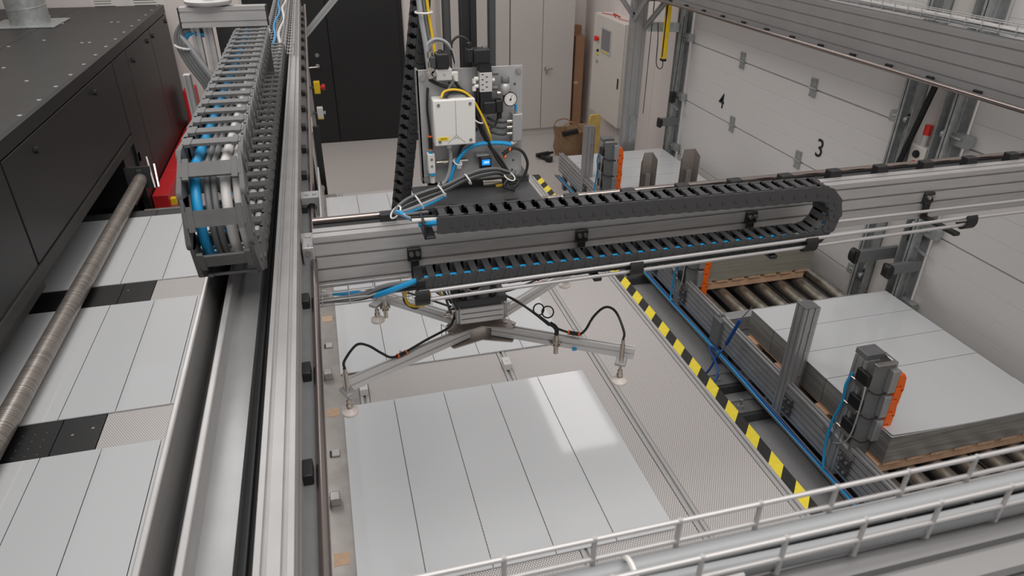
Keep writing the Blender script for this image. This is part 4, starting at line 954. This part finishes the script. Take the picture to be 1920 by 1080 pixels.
# regulator and gauge
p = P(947, 158, .03)
rg = MB().lathe([(.004, -.03), (.013, -.028), (.016, -.018), (.016, -.006), (.013, 0), (.011, .004)], p, (0, 0, 1), 18).build('regulator', 'alu_matte', t)
MB().lathe([(.011, 0), (.0125, .002), (.0125, .016), (.0105, .019)], p+V((0, 0, .004)), (0, 0, 1), 14).build('regulator_knob', 'cable_grey', rg)
MB().cyl(p+V((-.024, 0, -.024)), p+V((-.012, 0, -.024)), .006, 10).build('regulator_nipple', 'nickel', rg)
g = P(957, 186, .045)
gz = MB().lathe([(.006, -.02), (.019, -.016), (.0205, -.004), (.0205, 0), (.0185, .001)], g, (0, -1, 0), 28).build('pressure_gauge', 'black', t, label='round pressure gauge with white dial')
MB().cyl(g+V((0, -.0008, 0)), g+V((0, -.0016, 0)), .0178, 28).build('dial', 'paper', gz)
tk = MB()
for k in range(11):
    q = math.radians(225-27*k); u = V((math.cos(q), 0, math.sin(q))); tk.bar(g+u*.0125+V((0, -.0019, 0)), g+u*.016+V((0, -.0019, 0)), .0009, .0004)
tk.build('dial_ticks', 'ink', gz)
MB().bar(g+V((-.003, -.0021, -.006)), g+V((.0045, -.0021, .012)), .0016, .0004).cyl(g+V((0, -.002, 0)), g+V((0, -.003, 0)), .003, 8).build('needle', 'ink', gz)
# manifold block with fittings
a, b = P(960, 213, .02), P(978, 262, .02)
mf = MB().box(a.x, b.x, YP-.03, YP, b.z, a.z).build('manifold', 'alu_matte', t, .002)
for py in (227, 238, 250):
    p = P(960, py, .02); MB().cyl(p, p+V((-.009, 0, 0)), .0055, 10).cyl(p+V((-.009, 0, 0)), p+V((-.016, 0, 0)), .0045, 10).build('hose_fitting', 'nickel', mf)
    MB().tube([p+V((-.014, 0, 0)), p+V((-.03, -.004, -.001)), p+V((-.055, 0, .004)), p+V((-.075, .004, .014))], .0032).build('air_tube', 'cable_black', mf)
p = P(967, 212, .02); MB().cyl(p, p+V((0, 0, .008)), .005, 8).build('top_fitting', 'nickel', mf)
MB().cyl(p+V((0, 0, .008)), p+V((0, 0, .026)), .004).build('short_hose', 'blue', mf)
p = P(965, 266, .02); MB().cyl(p+V((.006, 0, .006)), p, .006).cyl(p, p+V((-.01, 0, -.004)), .006).build('elbow', 'white_plastic', mf)
# vacuum ejector, sensor display
a, b = P(802, 290, .03), P(817, 325, .03)
ej = MB().box(a.x, b.x, YP-.032, YP-.004, b.z, a.z).build('ejector', 'white_plastic', t, .002)
MB().box(a.x+.004, b.x-.002, YP-.033, YP-.01, b.z-.006, b.z).build('blue_collar', 'blue', ej)
MB().cyl(((a.x+b.x)/2+.002, YP-.02, b.z-.006), ((a.x+b.x)/2+.002, YP-.02, b.z-.032), .0085, 12, .0075).build('silencer', 'hose_white', ej)
MB().cyl(((a.x+b.x)/2, YP-.02, a.z), ((a.x+b.x)/2, YP-.02, a.z+.008), .006).build('blue_ring', 'blue', ej)
for dz in (.4, .75): MB().cyl(((a.x+b.x)/2, YP-.032, b.z+(a.z-b.z)*dz), ((a.x+b.x)/2, YP-.034, b.z+(a.z-b.z)*dz), .0035, 10).build('ejector_screw', 'steel', ej)
p = P(818, 305, .02)
MB().cyl(p, p+V((.018, 0, 0)), .005).cyl(p+V((.018, 0, 0)), p+V((.032, 0, 0)), .0075, 8).cyl(p+V((.032, 0, 0)), p+V((.075, 0, 0)), .0045).cyl(p+V((.05, 0, 0)), p+V((.06, 0, 0)), .0075, 8).cyl(p+V((.075, 0, 0)), p+V((.095, 0, 0)), .006, 8).build('fitting_row', 'nickel', t)
MB().box(P(852, 303).x, P(862, 303).x, YP-.028, YP-.008, P(852, 312).z, P(852, 298).z).build('tee_piece', 'white_plastic', t, .002)
a, b = P(900, 294, .03), P(920, 317, .03)
ds = MB().box(a.x, b.x, YP-.042, YP-.012, b.z, a.z).build('vacuum_switch', 'black', t, .002, label='black vacuum switch with a blue display')
l0, l1 = P(904, 300, .043), P(919, 309, .043)
MB().box(l0.x, l1.x, YP-.043, YP-.042, l1.z, l0.z).build('display', 'lcd', ds)
text('display_digits', '-004', .0095, 'lcd_text', (1, 0, 0), (0, 0, 1), ((l0.x+l1.x)/2, YP-.0432, (l0.z+l1.z)/2), ds, .0002)
for k in range(3): MB().box(a.x+.006+.008*k, a.x+.010+.008*k, YP-.0428, YP-.042, b.z+.003, b.z+.006).build('button', 'blue_dark', ds)
MB().box(a.x-.01, b.x-.004, YP-.03, YP-.004, a.z+.001, a.z+.004).build('switch_bracket', 'galv', t)
# hoses and cables on the panel
def pan(name, pts, r, m_, dy=.03, lab=None): return MB().tube([P(x, y, dy if len(q) == 0 else q[0]) for x, y, *q in pts], r).build(name, m_, t, label=lab)
pan('blue_hose', [(958, 271), (940, 268), (905, 269), (880, 277), (862, 295), (850, 318), (843, 340)], .0062, 'blue', .03, 'thick blue air hose')
pan('grey_hose', [(842, 272), (845, 290), (844, 315), (838, 335), (830, 345)], .0055, 'cable_light')
pan('black_tube', [(802, 165), (801, 200), (804, 230), (807, 257)], .0038, 'cable_black', .015)
p = P(807, 265, .015); MB().cyl(p+V((0, 0, .012)), p+V((0, 0, -.022)), .006).build('inline_filter', 'black', t)
for dz in (.013, -.026): MB().cyl(p+V((0, 0, dz)), p+V((0, 0, dz+.004)), .0066).build('orange_ring', 'orange', t)
pan('yellow_cable', [(827, 183, .05), (833, 172), (850, 168), (870, 172), (886, 186), (900, 210), (912, 235), (918, 252), (922, 268, .02)], .0034, 'cable_yellow', .04)
pan('black_cable', [(836, 182, .05), (845, 174), (862, 173), (880, 182), (892, 205), (905, 240), (918, 270), (930, 295), (945, 316)], .0042, 'cable_black', .035)
pan('black_cable', [(893, 165), (891, 195), (895, 225), (905, 252), (925, 285), (945, 312), (955, 325)], .0045, 'cable_black', .025)
pan('black_cable', [(897, 165), (897, 205), (903, 240), (915, 268), (938, 298), (952, 320)], .0042, 'cable_black', .03)
pan('black_cable', [(805, 149), (825, 160), (850, 166), (870, 172), (890, 190)], .0048, 'cable_black', .02)
pan('black_cable', [(850, 148), (862, 165), (880, 180), (892, 200)], .0045, 'cable_black', .02)
pan('grey_cable', [(852, 150), (842, 165), (836, 178), (831, 184)], .0038, 'cable_grey', .035)
pan('black_cable', [(894, 240), (880, 262), (866, 275), (860, 292), (858, 300)], .0045, 'cable_black', .012)
pan('black_cable', [(878, 82), (875, 74), (862, 68), (850, 75), (846, 88), (850, 105), (855, 125)], .0036, 'cable_black', .02)
pan('grey_cable', [(800, 92), (804, 80), (818, 73), (835, 78), (848, 95), (855, 125)], .0038, 'cable_light', .02)
pan('grey_cable', [(803, 92), (812, 80), (826, 76), (842, 88), (853, 112), (857, 125)], .003, 'cable_light', .015)
pan('black_cable', [(933, 222), (928, 235), (915, 243)], .003, 'cable_black', .02)
pan('black_cable', [(955, 282), (965, 278), (980, 285), (989, 305), (985, 325), (975, 338), (955, 345)], .0045, 'cable_black', .02)
MB().tube([P(955, 281, .03), P(948, 285, .03), P(942, 290, .03)], .0062).build('tee_connector', 'black', t)
for x, y in ((956, 281), (947, 294)):
    p = P(x, y, .03); MB().cyl(p, p+V((-.004, 0, .002)), .0068).build('orange_ring', 'orange', t)
for px, py, r in ((897, 224, .016), (858, 304, .014), (955, 330, .02)):
    MB().tor(P(px, py, .03), r, .0022, (.5, -.4, 1), 14).build('cable_tie', 'tie', t)
# cable bundle sweeping from the panel to the chain
for k in range(6):
    o = .006*k
    z_ = [(955-4*k, 322+2*k, .03), (930, 316+3*k, .05), (900, 319+4*k, .06), (870, 330+3.5*k, .07), (835, 347+4*k, .09), (800, 358+5*k, .12), (765, 372+5*k, .15), (744, 390+2*k, .18), (748, 403-k, .21), (775, 401+2*k, .24), (803, 397+3*k, .26)]
    c = ('cable_grey', 'cable_black', 'cable_grey', 'cable_black', 'cable_light', 'blue')[k]
    if k > 3: z_ = z_[4:]
    MB().tube([P(*q) for q in z_], .0042 if k < 4 else .0062).build('bundle_cable', c, label='%s cable of the bundle sweeping from the valve panel to the black chain' % ('topmost grey', 'upper black', 'middle grey', 'lower black', 'thick light grey', 'thick blue')[k], cat='cable', group='cables sweeping to the black chain')
for i, (px, py, dy, r) in enumerate(((877, 330, .07, .017), (828, 352, .1, .019), (785, 372, .135, .024), (742, 392, .19, .02))):
    MB().tor(P(px, py+6, dy), r, .0026, (1, .2, .5 if i < 3 else -1), 14).build('cable_tie', 'tie', label='white cable tie on the sweeping bundle, %s from the right' % ORD[i], cat='cable tie', group='ties on the sweeping bundle')
MB().tube([P(965, 330, .0), P(950, 345, .02), P(962, 352, .03), P(972, 340, .02), P(955, 335, .02), P(945, 350, .03), P(965, 356, .03)], .0055).build('cable_knot', 'cable_black', label='knot of black cables at the lower right of the valve panel', cat='cable')
MB().tube([P(955, 325, -.01), P(953, 338, .0), P(945, 346, .0), P(930, 349, .0)], .0045).build('yellow_wire', 'cable_yellow', label='short yellow cable below the valve panel', cat='cable')
MB().cyl(P(905, 345, -.04), P(940, 342, -.04), .012).build('motor_fitting', 'nickel', label='nickel coloured cylinder below the vacuum switch', cat='fitting')
# ================================================================ four-armed vacuum gripper
GC = V((.447, 2.125, 1.60)); AZ = 1.602
t = thing('vacuum_gripper', (GC.x, GC.y, 1.51), 'four-armed vacuum gripper hanging over the white panels', 'gripper')
b = MB()
b.box(.355, .54, 2.075, 2.175, 1.725, 1.748).build('mount_plate', 'dark_steel', t, .003)
MB().box(.38, .52, 2.085, 2.165, 1.712, 1.726).build('spacer', 'dark_steel', t)
for x in (.382, .49): MB().lathe([(.013, 0), (.014, .012), (.012, .022), (.006, .030), (.001, .033)], (x, 2.095, 1.748), n=14).build('buffer', 'black', t)
MB().cyl((.43, 2.13, 1.748), (.43, 2.13, 1.82), .02).build('post_end', 'black', t)
MB().tor((.43, 2.13, 1.765), .023, .003).build('cable_tie', 'tie', t)
cy = MB().box(.365, .53, 2.078, 2.172, 1.648, 1.712).build('cylinder_body', 'arm_alu', t, .004)
for z in (1.668, 1.690): MB().box(.372, .524, 2.0765, 2.0785, z, z+.0025).build('body_groove', 'cable_grey', cy)
MB().box(.353, .3655, 2.082, 2.168, 1.65, 1.71).build('end_cover', 'alu_matte', cy, .003)
MB().box(.5295, .542, 2.082, 2.168, 1.65, 1.71).build('end_cover', 'alu_matte', cy, .003)
for k, (x, z) in enumerate(((.348, 1.70), (.340, 1.68), (.35, 1.665), (.333, 1.69), (.328, 1.668))):
    MB().cyl((x+.01, 2.10+.02*(k % 3), z), (x-.012, 2.10+.02*(k % 3), z), .009, 10).build('fitting', 'nickel', cy)
MB().cyl((.542, 2.10, 1.70), (.556, 2.10, 1.70), .01, 10).build('fitting', 'steel', cy)
ENDS = {'nl': (V((-.058, 1.878, AZ)), V((-.048, 1.853, 0))), 'nr': (V((.935, 1.823, AZ)), V((.872, 1.79, 0))), 'fl': (V((.065, 2.485, AZ)), V((.092, 2.40, 0))), 'fr': (V((1.0, 2.515, AZ)), V((.905, 2.487, 0)))}
for z in (1.628, 1.572):                                              # bow-tie plates above and below the arms
    pts = []
    for key, w_ in (('nl', 1), ('nr', 1), ('fr', 1), ('fl', 1)):
        d = (ENDS[key][0]-GC).normalized(); d.z = 0; s_ = V((-d.y, d.x, 0)); e = GC+d*.135
        pts += [e-s_*.022, e+s_*.022] 
        nx = {'nl': V((0, -.048, 0)), 'nr': V((.085, 0, 0)), 'fr': V((0, .048, 0)), 'fl': V((-.085, 0, 0))}[key]
        pts.append(GC+nx)
    n = len(pts); m_ = MB()
    m_.add([(p.x, p.y, z-.003) for p in pts]+[(p.x, p.y, z+.003) for p in pts], [tuple(range(n-1, -1, -1)), tuple(range(n, 2*n))]+[(i, (i+1) % n, (i+1) % n+n, i+n) for i in range(n)])
    m_.build('bow_plate', 'warm_steel', t, .0015)
screws([(GC.x+dx, GC.y+dy, 1.631) for dx, dy in ((-.08, -.05), (-.11, -.06), (.09, -.045), (.115, -.06), (-.08, .05), (.09, .05))], .007, .003, (0, 0, 1), 'plate_screw', 'steel', t)
for key, (e, cp) in ENDS.items():
    d = (e-GC).normalized()
    a = MB().prof(GC+d*.05, e, .022, .044, 1, 1, dp=.005, g=.004).build('arm', 'arm_alu', t, label='slotted aluminium arm')
    # suction cup unit: cup.xy = cp
    c = V((cp.x, cp.y, 1.51)); zt2 = 1.60 if key[0] == 'n' else 1.59
    cu = MB().lathe([(.026, 0), (.0275, .004), (.0275, .010), (.020, .016), (.012, .020), (.009, .026)], c, n=24).build('suction_cup', 'cup', t, label='translucent white suction cup')
    MB().lathe([(.008, 0), (.011, .002), (.011, .016), (.008, .02), (.009, .022), (.009, .03), (.006, .034)], c+V((0, 0, .022)), n=14).build('cup_fitting', 'nickel', cu)
    MB().cyl(c+V((0, 0, .055)), V((c.x, c.y, zt2)), .0045, 10).build('cup_rod', 'steel', cu)
    mb_ = MB().bar(V((c.x, c.y, zt2-.006)), V((c.x, c.y, zt2+.006)), .05, .036, up=(d.x, d.y, 0)).build('cup_bracket', 'alu_matte', t, .002)
    if key[0] == 'n':
        MB().cyl(V((c.x, c.y, zt2+.006)), V((c.x, c.y, zt2+.075)), .0085, 14).cyl(V((c.x, c.y, zt2+.075)), V((c.x, c.y, zt2+.09)), .0065, 10).build('plunger', 'nickel', t)
# sensor tubes
for (x, y, z0, z1, lab) in ((.690, 1.953, 1.555, 1.635, 'near'), (.124, 2.38, 1.535, 1.615, 'far')):
    s_ = MB().cyl((x, y, z0), (x, y, z1), .0085, 14).build('proximity_sensor', 'nickel', t)
    MB().cyl((x, y, z0+.032), (x, y, z0+.038), .015, 6).cyl((x, y, z0+.046), (x, y, z0+.051), .015, 6).build('sensor_nut', 'nickel', s_)
    MB().box(x-.02, x+.02, y-.004, y+.03, z0+.04, z0+.044).build('sensor_bracket', 'steel', s_)
    if lab == 'near': MB().tube([(x, y, z1-.005), (x, y, z1+.018), (x-.006, y+.008, z1+.03), (x-.02, y+.02, z1+.038)], .0085).build('sensor_plug', 'black', s_)
    else: MB().cyl((x, y, z1), (x-.005, y+.003, z1+.035), .008).build('sensor_plug', 'label_grey', s_)
# hoses on the arms
def G(px, py, z): return onz(px, py, z)
MB().tube([V((-.048, 1.853, 1.69)), V((-.045, 1.86, 1.715)), G(668, 647, 1.72), G(690, 648, 1.70), G(715, 662, 1.66), G(735, 670, 1.635), G(760, 660, 1.63), G(800, 637, 1.63), G(840, 615, 1.64), G(850, 600, 1.66), G(853, 590, 1.67)], .0045).build('vacuum_hose', 'cable_black', t, label='black vacuum hose')
MB().tube([V((.872, 1.79, 1.69)), V((.872, 1.79, 1.72)), G(1158, 590, 1.74), G(1145, 577, 1.755), G(1130, 578, 1.75), G(1112, 595, 1.71), G(1098, 618, 1.66), G(1085, 627, 1.635), G(1065, 623, 1.635), G(1040, 613, 1.65), G(1010, 592, 1.67), G(980, 572, 1.68), G(945, 552, 1.70), G(935, 549, 1.71)], .0045).build('vacuum_hose', 'cable_black', t)
MB().tube([G(1030, 610, 1.66), G(1000, 586, 1.68), G(965, 562, 1.69), G(938, 551, 1.705)], .0045).build('sensor_cable', 'cable_black', t)
MB().tor(G(1010, 580, 1.69), .021, .0028, (.2, -1, .5), 18).tor(G(1027, 585, 1.69), .021, .0028, (-.2, -1, .5), 18).build('cable_coil', 'cable_black', t)
MB().tube([G(938, 549, 1.70), G(970, 540, 1.66), G(1005, 525, 1.64), G(1030, 513, 1.635), G(1060, 500, 1.635)], .0042).build('vacuum_hose', 'cable_black', t)
MB().tube([G(845, 575, 1.69), G(800, 560, 1.66), G(760, 548, 1.65), G(720, 545, 1.63), G(695, 548, 1.62)], .0042).build('vacuum_hose', 'cable_black', t)
MB().tube([G(838, 560, 1.7), G(815, 545, 1.78), G(812, 530, 1.84), G(822, 520, 1.9), G(835, 525, 1.88), G(845, 545, 1.78), G(848, 565, 1.71)], .004).build('supply_cable', 'cable_grey', t)
MB().tube([G(842, 562, 1.7), G(826, 550, 1.76), G(824, 530, 1.85), G(832, 515, 1.92)], .004).build('supply_cable', 'cable_yellow', t)
for k in range(3): MB().tube([G(846+4*k, 568, 1.7), G(832+7*k, 545, 1.78), G(828+9*k, 520, 1.9)], .004).build('supply_cable', ('cable_black', 'cable_light', 'cable_black')[k], t)
MB().tube([G(880, 545, 1.76), G(905, 535, 1.8), G(915, 528, 1.84), G(900, 522, 1.86), G(870, 532, 1.82)], .004).build('supply_cable', 'cable_black', t)
for (p0, p1) in ((G(745, 668, 1.634), G(762, 660, 1.634)), (G(1065, 623, 1.64), G(1088, 627, 1.64)), (G(1008, 524, 1.645), G(1022, 517, 1.645))):
    c = MB().cyl(p0, p1, .0075, 12).build('hose_connector', 'black', t)
    d = (p1-p0)
    for u in (.0, .85): MB().cyl(p0+d*u, p0+d*(u+.15), .0082, 12).build('orange_ring', 'orange', c)
for (px, py, r) in ((755, 672, .03), (832, 622, .03), (1075, 632, .03), (1022, 510, .028), (806, 568, .024), (770, 556, .024)):
    c = G(px, py, 1.605); dd = V((-.5, -.25, 0)) if px < 900 and py > 600 else (V((.5, -.3, 0)) if py > 600 else (V((.5, .4, 0)) if px > 900 else V((-.4, .36, 0))))
    q = MB(); f = MB().frame(c, c+dd)[3]; w_, h_ = .0135, .026
    q.tube([c+f*w_+V((0, 0, h_)), c+f*w_-V((0, 0, h_)), c-f*w_-V((0, 0, h_)), c-f*w_+V((0, 0, h_)), c+f*w_+V((0, 0, h_))], .0022, 6, 0)
    q.build('cable_tie', 'tie', t)
MB().box(.742, .757, 1.918, 1.927, 1.578, 1.588).build('blue_clip', 'blue', t)
# ================================================================ near end beam with wire tray and cables
t = thing('end_beam', (1.5, .36, 2.2), 'light aluminium end beam crossing the lower right corner', 'beam')
MB().prof((-.11, .428, 2.275), (3.13, .428, 2.275), .124, .12, 2, 3, dp=.012, g=.0055).build('beam_profile', 'end_alu', t)
MB().box(-.11, 3.13, .30, .362, 2.2, 2.24).build('lower_ledge', 'alu_matte', t, .003)
basket('wire_tray', (-.1, .445, 2.339), (3.1, .445, 2.339), .05, .062, .1, 'wire tray with grey cables along the near end beam', .0030)
def run(y, z, r, c, lab, wob=.0): MB().tube([(-.12+.3*i, y+wob*math.sin(i*1.6), z+wob*.4*math.sin(i*2.3+1)) for i in range(12)], r, 12).build('tray_cable', c, label=lab, cat='cable')
run(.459, 2.354, .0115, 'cable_light', 'thickest grey cable lying at the back of the near wire tray')
run(.437, 2.351, .0075, 'cable_light', 'medium grey cable in the middle of the near wire tray', .004)
run(.428, 2.349, .0055, 'cable_grey', 'thin darker grey cable at the front of the near wire tray', .005)
MB().tor((.255, .447, 2.358), .02, .0032, (1, 0, 0), 16).build('cable_tie', 'tie', label='white cable tie round the cables in the near wire tray', cat='cable tie')
MB().box(.33, .372, .412, .416, 2.36, 2.367).build('tray_label', 'label_grey', label='small grey tag on the front wire of the near tray', cat='tag')
# ================================================================ ceiling lamps
def lamp(x, y, z, sx, sy, lab):
    t = thing('ceiling_lamp', (x, y, z), lab, 'lamp')
    MB().box(x-sx/2-.03, x+sx/2+.03, y-sy/2-.03, y+sy/2+.03, z, z+.06).build('lamp_body', 'white_plastic', t)
    MB().box(x-sx/2, x+sx/2, y-sy/2, y+sy/2, z-.004, z).build('diffuser', 'lamp_glow', t)
lamp(2.66, 7.0, 4.6, .74, 1.9, 'long ceiling lamp high over the farthest stack')
